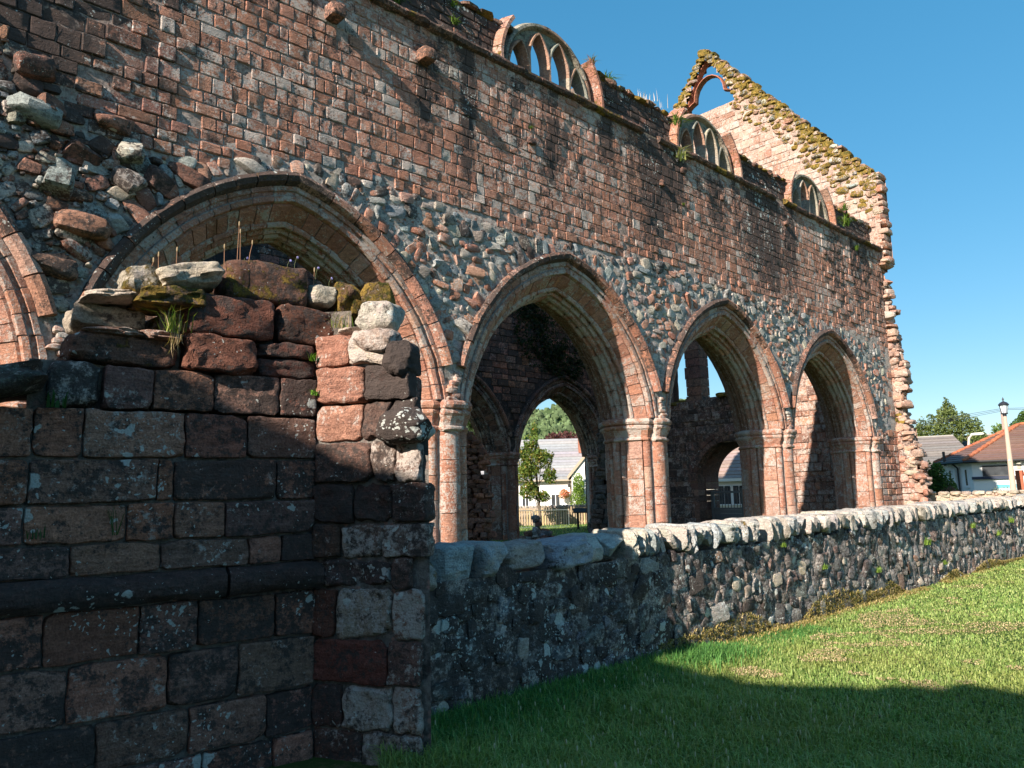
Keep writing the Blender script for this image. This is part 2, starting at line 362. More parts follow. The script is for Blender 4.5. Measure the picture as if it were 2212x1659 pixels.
def streak_v(x, z):
    P = np.stack([x, z, x*0], 1); w1 = .12*vn(P, 1.6, 3); s = np.zeros(len(x))
    for cx, wd, zt, zb, a in STK:
        d = np.abs(x-cx+w1)/wd; v = np.clip(1-np.clip(d-.35, 0, None)/.9, 0, 1)*np.clip((z-zb)/1.1, 0, 1)*np.clip((zt-z)/.1+.8, 0, 1); s = np.maximum(s, v*a)
    f = np.clip(vn(np.stack([x*2.6, z*.28, x*0+3], 1), 1, 3)*1.3, 0, .5)*np.clip((z-6.3)/1.6, 0, 1)
    return np.clip(s+f, 0, 1)
def ashlar_base(x):   # lower edge of the squared masonry above the arches (world z)
    return smooth_int(x, [-5, 1.2, 1.6, 2.3, 3.3, 4.2, 4.9, 6.9, 10.1, 11.8, 13.6, 16, 19, 21.5, 24.3, 25.8],
                      [7.2, 7.0, 6.5, 5.9, 5.75, 5.95, 6.28, 6.28, 6.12, 6.3, 6.5, 6.3, 6.35, 6.15, 5.9, 5.6]) + .14*vn1(x*1.3, 3.3, 0, 2, 2)

def mortar_sheet(fr, U0, U1, Z0, Z1, cell, keep, amp=.02, n0=-.03, col=(.33, .305, .28, 1), fxf=None, colf=None):
    nu = int((U1-U0)/cell)+1; nz = int((Z1-Z0)/cell)+1
    us = np.linspace(U0, U1, nu); zs = np.linspace(Z0, Z1, nz)
    U, Z = np.meshgrid(us, zs); L = np.stack([U.ravel(), Z.ravel(), np.zeros(U.size)], 1)
    P = fr.w(L); nn = vn(P, 6, 3)+.4*vn(P, 15, 2); L[:, 2] = (n0 if not callable(n0) else n0(L))+amp*nn
    K = keep((U[:-1, :-1]+U[1:, 1:])/2, (Z[:-1, :-1]+Z[1:, 1:])/2)
    jj, ii = np.nonzero(K); a = jj*nu+ii
    Fq = np.stack([a, a+1, a+nu+1, a+nu], 1)
    g = Geo(fr.w(L), [], col, (0, 0, 0, 0)); g.F = Fq
    if colf is not None: g.c = colf(L)
    if fxf is not None: g.x = fxf(L)
    return g

def darts(U0, U1, Z0, Z1, inside, sizes, tries, seed=1):
    """pack ellipses; sizes: list of (rx,rz) ranges from large to small; returns list (u,z,rx,rz,ang)"""
    rnd = random.Random(seed); cell = .25; grid = {}; out = []
    def near(u, z):
        a, b = int(u/cell), int(z/cell)
        for i in range(a-2, a+3):
            for j in range(b-2, b+3):
                for e in grid.get((i, j), ()): yield e
    for (r0_, r1_, asp), n in zip(sizes, tries):
        for _ in range(n):
            u = rnd.uniform(U0, U1); z = rnd.uniform(Z0, Z1)
            ang = inside(u, z)
            if ang is None: continue
            r = rnd.uniform(r0_, r1_); e = rnd.uniform(.5, 1)*asp; rx, rz = r, r*min(1, e)
            ang = ang+rnd.gauss(0, .18)
            ok = True
            for (u2, z2, x2, y2, a2) in near(u, z):
                du, dz = u-u2, z-z2; d = math.hypot(du, dz)+1e-6; th = math.atan2(dz, du)
                e1 = 1/math.hypot(math.cos(th-ang)/rx, math.sin(th-ang)/rz); e2 = 1/math.hypot(math.cos(th-a2)/x2, math.sin(th-a2)/y2)
                if d < (e1+e2)*.93: ok = False; break
            if ok:
                t = (u, z, rx, rz, ang); out.append(t); grid.setdefault((int(u/cell), int(z/cell)), []).append(t)
    return out
def cobble(fr, t, dep, col, fx, k=2.8, ts=T2, amp=.13, sink=0., grow=1.1):
    u, z, rx, rz, a = t
    c = fr.w([[u, z, -sink]])[0]; Z = np.array([0, 0, 1.])
    e1 = math.cos(a)*fr.u+math.sin(a)*Z; e2 = -math.sin(a)*fr.u+math.cos(a)*Z
    tn = random.uniform(-.25, .25); e1t = e1*math.cos(tn)+fr.n*math.sin(tn); nn = np.cross(e1t, e2)
    return blob(c, (rx*grow, rz*grow, dep), np.array([e1t, e2, nn]), k, ts, amp, col, fx)

# ------------------------------------------------------------------ arch and pier pieces
HOOD = [(-.075, .03), (-.075, -.085), (-.02, -.125), (.05, -.10), (.085, -.04), (.10, .05)]
BAND = [(.10, .0), (.16, .0), (.17, .045), (.22, .055), (.235, .01), (.30, .02), (.315, .075), (.31, .14)]
CHAM = [(.31, .125), (.345, .125), (.36, .15), (.50, .35), (.505, .385)]
ROLL_ = [(.49, .375), (.535, .365), (.57, .39), (.575, .43), (.545, .465), (.52, .475), (.535, .51), (.585, .52), (.625, .545), (.63, .585), (.60, .62), (.58, .635)]
INNER = [(.575, .62), (.62, .625), (.665, .66), (.68, .72), (.655, .77), (.64, .785), (.66, .81), (.70, .83), (.70, .88)]
def arc_pts(cx, u, th):  # right half angle th measured at circle centre; returns x,z for side +1
    return None
def vous(cx, side, yf, sgn, prof, t0, t1, du=0, dv=0, n=3, col=(.4, .2, .1, 1), fx=(0, 0, 0, 0), closed=True, rough=.004):
    """swept block of an arch order. t in 0..1 from the springing to the apex; yf front plane, sgn +1 looking from -Y"""
    V = []; m = len(prof)
    for i in range(n+1):
        t = t0+(t1-t0)*i/n
        for (u, v) in prof:
            r = ARC_R-u-du; a0 = math.asin(min(1, .45/r)); a1 = math.acos(min(1, ARC_C/r)); a = a0+(a1-a0)*t
            V.append((cx+side*(-ARC_C+r*math.cos(a)), yf+sgn*(v*(VS if v > 0 else 1)+dv), ARC_Z+r*math.sin(a)))
    V = np.array(V); 
    if rough: V = V+vn3(V, 9, 2)*rough*2.2
    Fs = []
    for i in range(n):
        for j in range(m-1):
            q = (i*m+j, i*m+j+1, (i+1)*m+j+1, (i+1)*m+j); Fs.append(q if side*sgn > 0 else q[::-1])
    if closed:
        a = tuple(range(m)); b_ = tuple(n*m+j for j in range(m))
        Fs.append(a[::-1] if side*sgn > 0 else a); Fs.append(b_ if side*sgn > 0 else b_[::-1])
    return Geo(V, Fs, col, fx)
def arch_set(cx, yf, sgn, parent, pal, detail=True, hoodstart=.13, dark=0., sides=(-1, 1)):
    full = [(.0, .02)]+[(u-.018*(1 if k else 1), v+.012) for k, (u, v) in enumerate(BAND+CHAM+ROLL_+INNER)]+[(.68, .9)]
    for side in sides:
        obj('arch_core', vous(cx, side, yf, sgn, full, 0, 1, n=26, col=(.34, .30, .275, 1), fx=(dark*.7, 0, 0, 0), closed=False, rough=0), MO, parent, True)
        for nm, prof, cnt in (('hood_stone', HOOD, 11), ('arch_stone', BAND, 13), ('arch_stone', CHAM, 17), ('arch_stone', ROLL_, 12), ('arch_stone', INNER, 12)):
            t = hoodstart if nm == 'hood_stone' else 0.0; i = 0
            while t < .999:
                st = (1/cnt)*random.uniform(.75, 1.25); t1 = min(1., t+st)
                if 1-t1 < .03: t1 = 1.
                col = pick(pal, .14)
                cz = ARC_Z+3.3*math.sin(.15+t*1.2)
                fx = [dark+random.uniform(-.1, .15), random.uniform(.22, .50), .25, 0]
                if nm == 'hood_stone':
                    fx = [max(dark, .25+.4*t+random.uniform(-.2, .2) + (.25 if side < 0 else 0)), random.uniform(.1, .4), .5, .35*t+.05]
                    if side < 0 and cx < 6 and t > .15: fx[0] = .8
                if prof is ROLL_ or prof is INNER: fx[1] += .12; col = pick(pal+[(.40, .33, .28)], .12) if random.random() < .4 else col; fx[0] += .16; fx[3] = .02
                if prof is BAND: fx[1] += .08; fx[0] += .22*t
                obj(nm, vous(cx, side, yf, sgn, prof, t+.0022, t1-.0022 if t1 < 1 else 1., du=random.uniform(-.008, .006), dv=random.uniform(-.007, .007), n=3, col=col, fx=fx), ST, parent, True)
                t = t1; i += 1
def vsc(S_): return [[(x, v*VS) for x, v in q] for q in S_]
def pier_plan():
    """front-left quarter sectors of the clustered pier; each is a list of (x,v); v depth from the front plane"""
    S = []
    def arc(cx, cy, r, a0, a1, n): return [(cx+r*math.cos(R(a0+(a1-a0)*i/n)), cy-r*math.sin(R(a0+(a1-a0)*i/n))) for i in range(n+1)]
    S.append(arc(0, .20, .19, 0, 180, 8))                                     # front shaft
    S.append([(.19, .24)]+arc(.29, .27, .095, 110, -20, 5))                   # small shaft (right)
    S.append([(.375, .33), (.42, .30), (.61, .60), (.60, .64)])               # chamfered face
    S.append([(.58, .65)]+arc(.615, .72, .055, 70, -60, 4)+[(.63, .79)])      # roll
    S.append([(.66, .80), (.70, .83), (.70, .93), (.66, .96)])                # soffit fillet
    return S
PS = vsc(pier_plan())
def sectors(cx, yf, sgn, sides=(1, -1)):
    out = []
    for k, s in enumerate(PS):
        if k == 0:
            p = [(cx+x, yf+sgn*v) for x, v in s]; out.append(p if sgn > 0 else p); continue
        for sd in sides:
            p = [(cx+sd*x, yf+sgn*v) for x, v in s]
            if sd > 0: p = p[::-1]
            out.append((p))
    return out
def extr(p, z0, z1, off=0., col=(.4, .2, .1, 1), fx=(0, 0, 0, 0), center=None, rough=.003, nz=3, offs=None):
    """vertical skin of a plan polyline with end caps towards the centre"""
    p = np.array(p); c = np.array(center); m = len(p); V = []
    zs = np.linspace(z0, z1, nz) if offs is None else [o[0] for o in offs]
    for i, z in enumerate(zs):
        o = off if offs is None else offs[i][1]
        for q in p:
            d = q-c; d = d/(np.linalg.norm(d)+1e-6); e = q+d*o; V.append((e[0], e[1], z))
    ib = len(V); d = (c-p.mean(0))*.35
    for z in (zs[0], zs[-1]):
        V += [(q[0]+d[0], q[1]+d[1], z) for q in (p[0], p[-1])]
    n = len(zs); Fs = []
    for i in range(n-1):
        for j in range(m-1): Fs.append((i*m+j, (i+1)*m+j, (i+1)*m+j+1, i*m+j+1))
    Fs.append(tuple((n-1)*m+j for j in range(m))+(ib+3, ib+2)); Fs.append(tuple(range(m))[::-1]+(ib, ib+1))
    Fs.append(tuple(i*m for i in range(n))+(ib+2, ib)); Fs.append(tuple((i*m+m-1) for i in range(n))[::-1]+(ib+1, ib+3))
    V = np.array(V, float); 
    if rough: V += vn3(V, 10, 2)*rough*2
    return Geo(V, Fs, col, fx)
def pier(cx, y0, y1, parent, pal, dark=0., z0=-.1, sides=(1, -1), backs=True):
    yc = (y0+y1)/2
    r_ = .62
    core = [(cx+.66*s*(1 if True else 1), yc) for s in ()]
    plan = [(x, v*VS) for x, v in [(0, .06), (.27, .24), (.36, .33), (.56, .62), (.63, .88)]]
    P = [(cx+x, y0+v) for x, v in plan]+[(cx+x, y1-v) for x, v in plan[::-1]]+[(cx-x, y1-v) for x, v in plan[1:]]+[(cx-x, y0+v) for x, v in plan[::-1][:-1]]
    if sides == (-1,): P = [(min(x, cx+.1), y) for x, y in P]
    obj('pier_core', prism(P, z0, 3.2, (.36, .31, .28, 1), (dark*.6, 0, 0, 0)), MO, parent)
    for (yf, sgn) in ((y0, 1), (y1, -1)) if backs else ((y0, 1),):
        for k, p in enumerate(sectors(cx, yf, sgn, sides)):
            cen = (cx, yc); z = z0
            while z < 2.62:
                h = random.uniform(.32, .52); z1 = min(z+h, 2.64)
                if 2.64-z1 < .12: z1 = 2.64
                d = dark
                fx = (d+random.uniform(-.1, .12), random.uniform(.22, .52), .2, 0)
                obj('pier_stone', extr(p, z+.006, z1-.006, random.uniform(-.006, .006), pick(pal, .13), fx, cen), ST, parent, True)
                z = z1
    # capital: bell and moulded abacus, in sectors
    prof = [(2.63, .0), (2.655, .045), (2.69, .045), (2.715, .005), (2.76, .02), (2.86, .06), (2.90, .10), (2.94, .105), (2.965, .07), (2.985, .12), (3.03, .14), (3.075, .13), (3.10, .08)]
    for (yf, sgn) in ((y0, 1), (y1, -1)) if backs else ((y0, 1),):
        hull = []
        secs = [[(-.20, .24), (-.19, .08), (-.1, .02), (.1, .02), (.19, .08), (.20, .24)]]+[[(sd*.19, .22), (sd*.33, .19), (sd*.42, .32)][::(-1 if sd > 0 else 1)] for sd in sides]+[[(sd*.42, .32), (sd*.56, .52), (sd*.62, .62)][::(-1 if sd > 0 else 1)] for sd in sides]+[[(sd*.62, .62), (sd*.68, .75), (sd*.69, .90)][::(-1 if sd > 0 else 1)] for sd in sides]
        for s in secs:
            p = [(cx+x, yf+sgn*v*VS) for x, v in s]
            k = random.uniform(.72, 1.)
            for a, b_ in ((0, 6), (5, 13)):
                g = extr(p, 0, 0, 0, pick(pal, .12), (dark, random.uniform(.25, .6), .3, 0), (cx, yc), .010, offs=[(z, o*k) for z, o in prof[a:b_]])
                obj('capital_stone', g, ST, parent, False)

# ------------------------------------------------------------------ ground
def gz(x, y): return .006*x
def ground():
    xs = np.concatenate([np.linspace(-1500, -40, 12), np.linspace(-30, 60, 121), np.linspace(80, 3000, 16)]); ys = np.concatenate([np.linspace(-1500, -40, 12), np.linspace(-30, 60, 121), np.linspace(80, 3000, 16)])
    X, Y = np.meshgrid(xs, ys); Z = .006*np.clip(X, -30, 60)+.03*vn(np.stack([X.ravel(), Y.ravel(), X.ravel()*0], 1), .7, 2).reshape(X.shape)*np.clip(1-np.abs(X-10)/60, 0, 1)*.6
    n = len(xs); a = (np.arange(len(ys)-1)[:, None]*n+np.arange(n-1)[None]).ravel()
    g = Geo(np.stack([X.ravel(), Y.ravel(), Z.ravel()], 1), [], (.07, .09, .03, 1)); g.F = np.stack([a, a+1, a+n+1, a+n], 1)
    m, t = newmat('grassy_ground'); b = NB(t); pos = b.n('ShaderNodeNewGeometry').outputs['Position']
    n1 = b.noise(pos, 1.1, 7, .65); n2 = b.noise(pos, 26, 6, .7); n3 = b.noise(pos, 130, 3, .6)
    c = b.mix(b.ss(n1, .4, .62), (.045, .095, .018, 1), (.085, .135, .03, 1)); c = b.mix(b.ss(b.math('ADD', n1, b.math('MULTIPLY', n2, .5)), .80, .92), c, (.23, .18, .08, 1))
    c = b.mix(1., c, b.mix(n3, (.45, .45, .45, 1), (1.5, 1.5, 1.5, 1)), 'MULTIPLY')
    finish(b, c, .95, b.math('ADD', n2, n3), .9, .03)
    obj('ground', g, m, kind='structure', smooth=True)
ground()

# ------------------------------------------------------------------ NAVE SOUTH WALL
FN = Frame((0, D, 0), (1, 0, 0), (0, -1, 0))
nave = thing('nave_wall', 'tall roofless red sandstone abbey wall with pointed arches and small traceried windows on top', 'abbey wall', (12, 10.2, 0))
LEFT, END = -5.0, 25.8
def nave_keep(U, Z):
    K = np.ones(U.shape, bool)
    for c in ACX:
        dx = np.abs(U-c); hi = Z >= ARC_Z+.45
        uu = np.where(hi, ARC_R-np.hypot(dx+ARC_C, Z-ARC_Z), 2.74-dx)
        K &= ~((dx < BAY/2+.01) & (uu > .05))
    return K & (Z > .0)
def nave_fx(L):
    n = len(L); x = np.zeros((n, 4)); s = streak_v(L[:, 0], L[:, 1])*(L[:, 1] > 5.6)
    lf = np.clip((3.2-L[:, 0])/2.0, 0, 1)
    x[:, 0] = np.maximum(np.maximum(s*.8, .12), .50*lf); return x
def nave_col(L):
    c = np.tile([.42, .395, .365, 1.], (len(L), 1)); up_ = np.clip((L[:, 1]-6.0)/.6, 0, 1)[:, None]
    return c*(1-up_)+np.array([.40, .30, .255, 1.])*up_
def rough_amp(g, fr):        # rubble zone mortar is rougher than ashlar zone
    return g
obj('mortar_bed', mortar_sheet(FN, LEFT, END, 0, 9.3, .075, nave_keep, .018, lambda L: np.where(L[:, 1] > 6.3, -.014, np.where(L[:, 1] > 3.2, np.interp(L[:, 0], [2.6, 4.2], [-.035, .004]), -.02)), fxf=nave_fx, colf=nave_col), MO, nave, True)
# back face, top and end of the wall as plain core
FB = Frame((0, D+T, 0), (-1, 0, 0), (0, 1, 0))
obj('inner_face', mortar_sheet(FB, -END, -LEFT, 0, 9.3, .15, lambda U, Z: nave_keep(-U, Z), .03, 0, (.16, .12, .10, 1)), MO, nave, True)
obj('wall_top', box(LEFT, END, D+.02, D+T, 9.25, 9.34, (.2, .17, .13, 1)), MO, nave)
for xx in (LEFT-.02, END-.06): obj('wall_end', box(xx, xx+.05, D+.03, D+T-.02, -.1, 9.3, (.3, .22, .18, 1)), MO, nave)
# squared masonry
S = []
z = 5.5
rows = []
while z < 9.22:
    h = random.choice((random.uniform(.14, .18), random.uniform(.17, .24)))
    if 9.24-(z+h) < .1: h = 9.24-z
    rows.append((z, z+h)); z += h
for (za, zb) in rows:
    u = LEFT+random.uniform(0, .3)
    while u < END:
        big = 1.25 if u < 2.8 else 1.0
        wd = random.choice((random.uniform(.14, .24), random.uniform(.2, .36)))*big; ub = min(u+wd, END+random.uniform(-.05, .03)); cx, cz = (u+ub)/2, (za+zb)/2
        if ub-u > .08 and cz > ashlar_base(cx)+.05:
            s = streak(cx, cz); holes = random.random()
            pal = RED; bl = max(0, .33+.2*vn1(cx*.55, cz*.9, 4, 1.3, 2)); pr = random.uniform(-.004, .005)
            if cz > 8.5: bl += .10
            r_ = random.random()
            if r_ < .015: col = pick(GREY[2:], .1); bl = .4
            elif r_ < .07: col = pick(RED[-1:], .1); bl = .6
            else: col = pick(pal[:5], .09)
            if cx < 3.4: col = pick(DULL+RED[:2], .2); s = max(s, random.uniform(.25, .65)*min(1, (3.6-cx))); pr = random.uniform(-.01, .03)
            if cx > 21.5: pr = random.uniform(-.01, .025); s = max(s, random.uniform(0, .4))
            if cz < ashlar_base(cx)+.35: pr = random.uniform(-.012, .02)
            if holes < .025: pr -= .03
            tt = (random.gauss(0, .012), random.gauss(0, .014))
            wob = .012*math.sin(cx*1.7+za*3)
            dull = random.uniform(.16, .36) if cx > 3.6 else s; w2 = wob+.012*vn1(cx*.6, za*2, 0, 1, 2)
            g = ashlar_hi(FN, u+.005, ub-.005, za+.005+w2, zb-.005+w2, pr, random.uniform(.008, .016), .06, col, (dull, bl+random.uniform(-.05, .15), .25+.5*s, .05), .0085, tt, *((6, 4) if cx < 13 else (4, 3))); sv = streak_v(g.V[:, 0], g.V[:, 2]); g.x[:, 0] = np.clip(g.x[:, 0]+.62*sv, 0, .95); g.x[:, 1] -= .25*sv; S.append(g)
        u = ub+.0
# low ashlar beside the last arch
z = 0
while z < 5.9:
    h = random.uniform(.16, .24); u = 24.25
    while u < END+.1:
        ub = u+random.uniform(.22, .42)
        if arch_u(u, z+h/2) < -.06 and z+h < ashlar_base(u)-.1 and (z < 3.3 or u > 25.2): S.append(ashlar(FN, u+.008, min(ub, END+.04)-.008, z+.008, z+h-.008, random.uniform(-.005, .03), .018, .08, pick(RED, .15), (.15, random.uniform(.2, .55), .2, .05)))
        u = ub
    z += h
emit(S, 'stone', ST, nave, 295, True, 'masonry')
# rubble between and above the arches
def in_rub(u, z):
    if z > ashlar_base(u)-.02 or z < 3.05 or u > END-.05: return None
    if u > 25.15: return None
    a = arch_u(u, z)
    if a > -.14: return None
    if a > -.42 and z > 4.2:
        c = min(ACX, key=lambda q: abs(q-u)); return math.atan2(z-3.2, (u-c)*.9)
    return 0.
cob = []
d_ = darts(LEFT, END, 3.0, 7.3, in_rub, [(.13, .20, .6), (.09, .14, .9), (.06, .10, .9), (.035, .06, .9), (.02, .036, .9)], [500, 7000, 13000, 17000, 15000], 5)
for t in d_:
    u, z, rx, rz, a = t; r_ = random.random()
    left = u < 3.2
    if r_ < (.38 if not left else .5): col = pick(RED if not left else DULL+RED[:3], .2); bl = random.uniform(.2, .5)
    else: col = pick(GREY, .2); bl = random.uniform(.1, .35)
    cr = random.uniform(0, .38)+(.38*min(1, max(0, (3.4-u)/1.5))*random.random()*1.3 if left else 0)
    if z > ashlar_base(u)-.35 and random.random() < .35: cr += .35
    rr = max(rx, rz); dep = min(.062, rr*.42)*random.uniform(.5, 1.15)+(.05 if left and random.random() < .35 else 0)
    cob.append(cobble(FN, t, dep, col, (cr, bl, .25, .04), k=random.uniform(3, 7), ts=T3 if rr > .05 and u < 17 else T2, amp=.3, sink=dep*.25))
# projecting flat stones above arch 1 (broken vault springing), left part
for (u, z, rx, rz, a, dep) in [(2.02, 5.15, .16, .2, -.1, .24), (2.3, 4.72, .3, .13, -.12, .2), (1.75, 5.9, .28, .12, -.2, .22), (2.2, 5.55, .22, .12, -.25, .18), (2.75, 5.35, .2, .14, -.4, .16), (1.72, 6.4, .2, .13, .1, .2),
                               (2.55, 6.05, .25, .11, -.1, .15), (3.1, 5.45, .22, .12, -.5, .14), (2.0, 4.2, .28, .12, -.1, .14), (1.9, 6.0, .16, .1, .0, .26), (2.75, 5.75, .15, .15, .1, .2), (3.5, 5.6, .28, .11, -.35, .12), (4.3, 5.95, .3, .1, -.3, .1)]:
    cob.append(cobble(FN, (u, z, rx, rz, a), dep, pick(GREY+DULL, .15), (random.uniform(.3, .65), .2, .45, .15), 4.5, T5, .16, sink=.02, grow=1.))
emit(cob, 'rubble_stone', ST, nave, 295, True, 'rubble')
# arches, piers
for i, c in enumerate(ACX):
    arch = bpy.data.objects.new('arch', None); C.objects.link(arch); arch.parent = nave; arch.matrix_parent_inverse = nave.matrix_world.inverted()
    arch_set(c, D, 1, arch, RED); 
    back = bpy.data.objects.new('arch', None); C.objects.link(back); back.parent = nave; back.matrix_parent_inverse = nave.matrix_world.inverted()
    full = [(0, .02)]+BAND+CHAM+ROLL_+INNER
    for side in (-1, 1): obj('arch_moulding', vous(c, side, D+T, -1, full, 0, 1, n=24, col=(.26, .15, .11, 1), fx=(.3, .35, .2, 0), closed=False), ST, back, False)
for i in range(-1, 5):
    c = A1-BAY/2+BAY*i
    pr_ = bpy.data.objects.new('pier', None); C.objects.link(pr_); pr_.parent = nave; pr_.matrix_parent_inverse = nave.matrix_world.inverted()
    pier(c, D-.02, D+T+.02, pr_, RED, sides=(-1,) if i == 4 else (1, -1))
    # springer block between two hoods
    if 0 <= i < 4:
        for k in range(7): obj('springer_stone', blob((c+random.uniform(-.07, .07), D+.03, 3.12+.065*k), (.10+.03*random.random()-.006*k, .09, .045), None, 5, T3, .12, pick(RED+GREY[:1], .15), (.1, .5, .3, 0)), ST, nave, True)
# string course / sill ledge
S = []; u = LEFT
while u < END:
    ub = min(u+random.uniform(.45, .9), END)
    if not any(abs((u+ub)/2-q) < .3 for q in (13.0, 18.9)) or random.random() < .3:
        n = 5; prof = [(.0, 9.22), (.09, 9.24), (.13, 9.29), (.12, 9.335), (-.02, 9.40)]; V = []
        k = random.uniform(.7, 1.05); sag = random.uniform(-.012, .012)
        for uu in np.linspace(u+.006, ub-.006, n):
            for p, zz in prof: V.append((uu, zz+sag, p*k))
        V = FN.w(np.array(V)); V += vn3(V, 7, 2)*.03; Fs = [(i*5+j, (i+1)*5+j, (i+1)*5+j+1, i*5+j+1) for i in range(n-1) for j in range(4)]+[tuple(range(5)), tuple((n-1)*5+j for j in range(5))[::-1]]
        S.append(Geo(V, Fs, pick(DULL, .1), (.55, .25, .45, random.choice([.1, .3, .42, .55]))))
    u = ub
emit(S, 'ledge_stone', ST, nave, 80, False)
# corbels
for (x, z, r_) in ((5.42, 8.68, .11), (7.09, 8.66, .11)):
    g = blob((x, D-.08, z), (.12, .17, .11), None, 6, T5, .08, pick(RED, .1), (.55, .1, .4, .3)); obj('corbel', g, ST, nave, True)
for (x, z) in ((14.48, 8.83), (16.1, 8.6), (13.6, 8.3), (19.3, 8.7), (21.6, 8.35), (9.55, 8.0)):
    obj('corbel', blob((x, D-.01, z), (.1, .07, .07), None, 4, T3, .15, pick(DULL, .1), (.5, .2, .4, .1)), ST, nave, True)
# putlog holes (recesses framed by shadowed blocks)
# ---- clerestory
YC = D+.27; FC = Frame((0, YC, 0), (1, 0, 0), (0, -1, 0))
def ptop(x): return 10.3+.05*vn1(x*.8, 1.1, 0, 1, 2)-(.1 if x > 17 else 0)
def win_in(x, z, m=1.33):
    for c in WINX:
        if abs(x-c) < m: return True
    return False
obj('mortar_bed', mortar_sheet(FC, LEFT, END-.1, 9.3, 10.22, .08, lambda U, Z: ~np.any([np.abs(U-c) < 1.33 for c in WINX], 0), .012, -.012, (.2, .18, .165, 1), lambda L: np.tile([.72, 0, 0, .1], (len(L), 1))), MO, nave, True)
segs = [(LEFT, WINX[0]-1.33)]+[(WINX[i]+1.33, WINX[i+1]-1.33) for i in range(3)]+[(WINX[3]+1.33, END-.1)]
for a, b_ in segs:
    obj('parapet_core', box(a, b_, YC+.02, YC+.75, 9.32, 10.2, (.17, .14, .12, 1)), MO, nave)
S = []
z = 9.38
while z < 10.18:
    h = random.uniform(.14, .2); h = h if 10.24-(z+h) > .07 else 10.24-z
    for a, b_ in segs:
        u = a
        while u < b_:
            ub = u+random.uniform(.2, .42); ub = ub if b_-ub > .12 else b_
            S.append(ashlar(FC, u+.007, ub-.007, z+.007, z+h-.007, random.uniform(-.006, .015), .014, .06, pick(DULL, .2), (random.uniform(.5, .95), random.uniform(.05, .3), .68, .08)))
            u = ub
    z += h
emit(S, 'parapet_stone', ST, nave, 150, True)
S = []; u = LEFT                 # overhanging mossy coping
while u < END:
    if not win_in(u, 10, 1.2):
        rx = random.uniform(.12, .26)
        S.append(blob((u+rx, YC+.28, ptop(u)-.02), (rx*1.1, .38, random.uniform(.06, .10)), rotz(random.uniform(-.1, .1)), 3.5, T3, .22, pick(DULL+GREY[:1], .15), (.5, .25, .55, random.uniform(.3, .62)), 2.2)); u += rx*1.75
    else: u += .15
emit(S, 'coping_stone', ST, nave, 100, True)
# ---- traceried windows
TRC = [(.33, .31, .25), (.27, .28, .24), (.38, .34, .27), (.40, .25, .18)]
def bar(path, w_, y0, dep, col, fx, closed=True):
    """stone bar swept along a path in the wall plane; section is a chamfered rectangle"""
    P = np.array(path, float); sec = [(-.5, .45), (-.16, 0), (.16, 0), (.5, .45), (.5, .62), (.2, 1), (-.2, 1), (-.5, .62)]; V = []; m = 8
    for i, p in enumerate(P):
        t = P[min(i+1, len(P)-1)]-P[max(i-1, 0)]; t /= np.linalg.norm(t)+1e-9; nrm = np.array([t[1], -t[0]])
        for a, b_ in sec: q = p+nrm*a*w_; V.append((q[0], y0+b_*dep, q[1]))
    n = len(P); Fs = [(i*m+j, i*m+(j+1) % m, (i+1)*m+(j+1) % m, (i+1)*m+j) for i in range(n-1) for j in range(m)]+[tuple(range(m))[::-1], tuple((n-1)*m+j for j in range(m))]
    V = np.array(V)+vn3(np.array(V), 9, 2)*.008
    return Geo(V, Fs, col, fx)
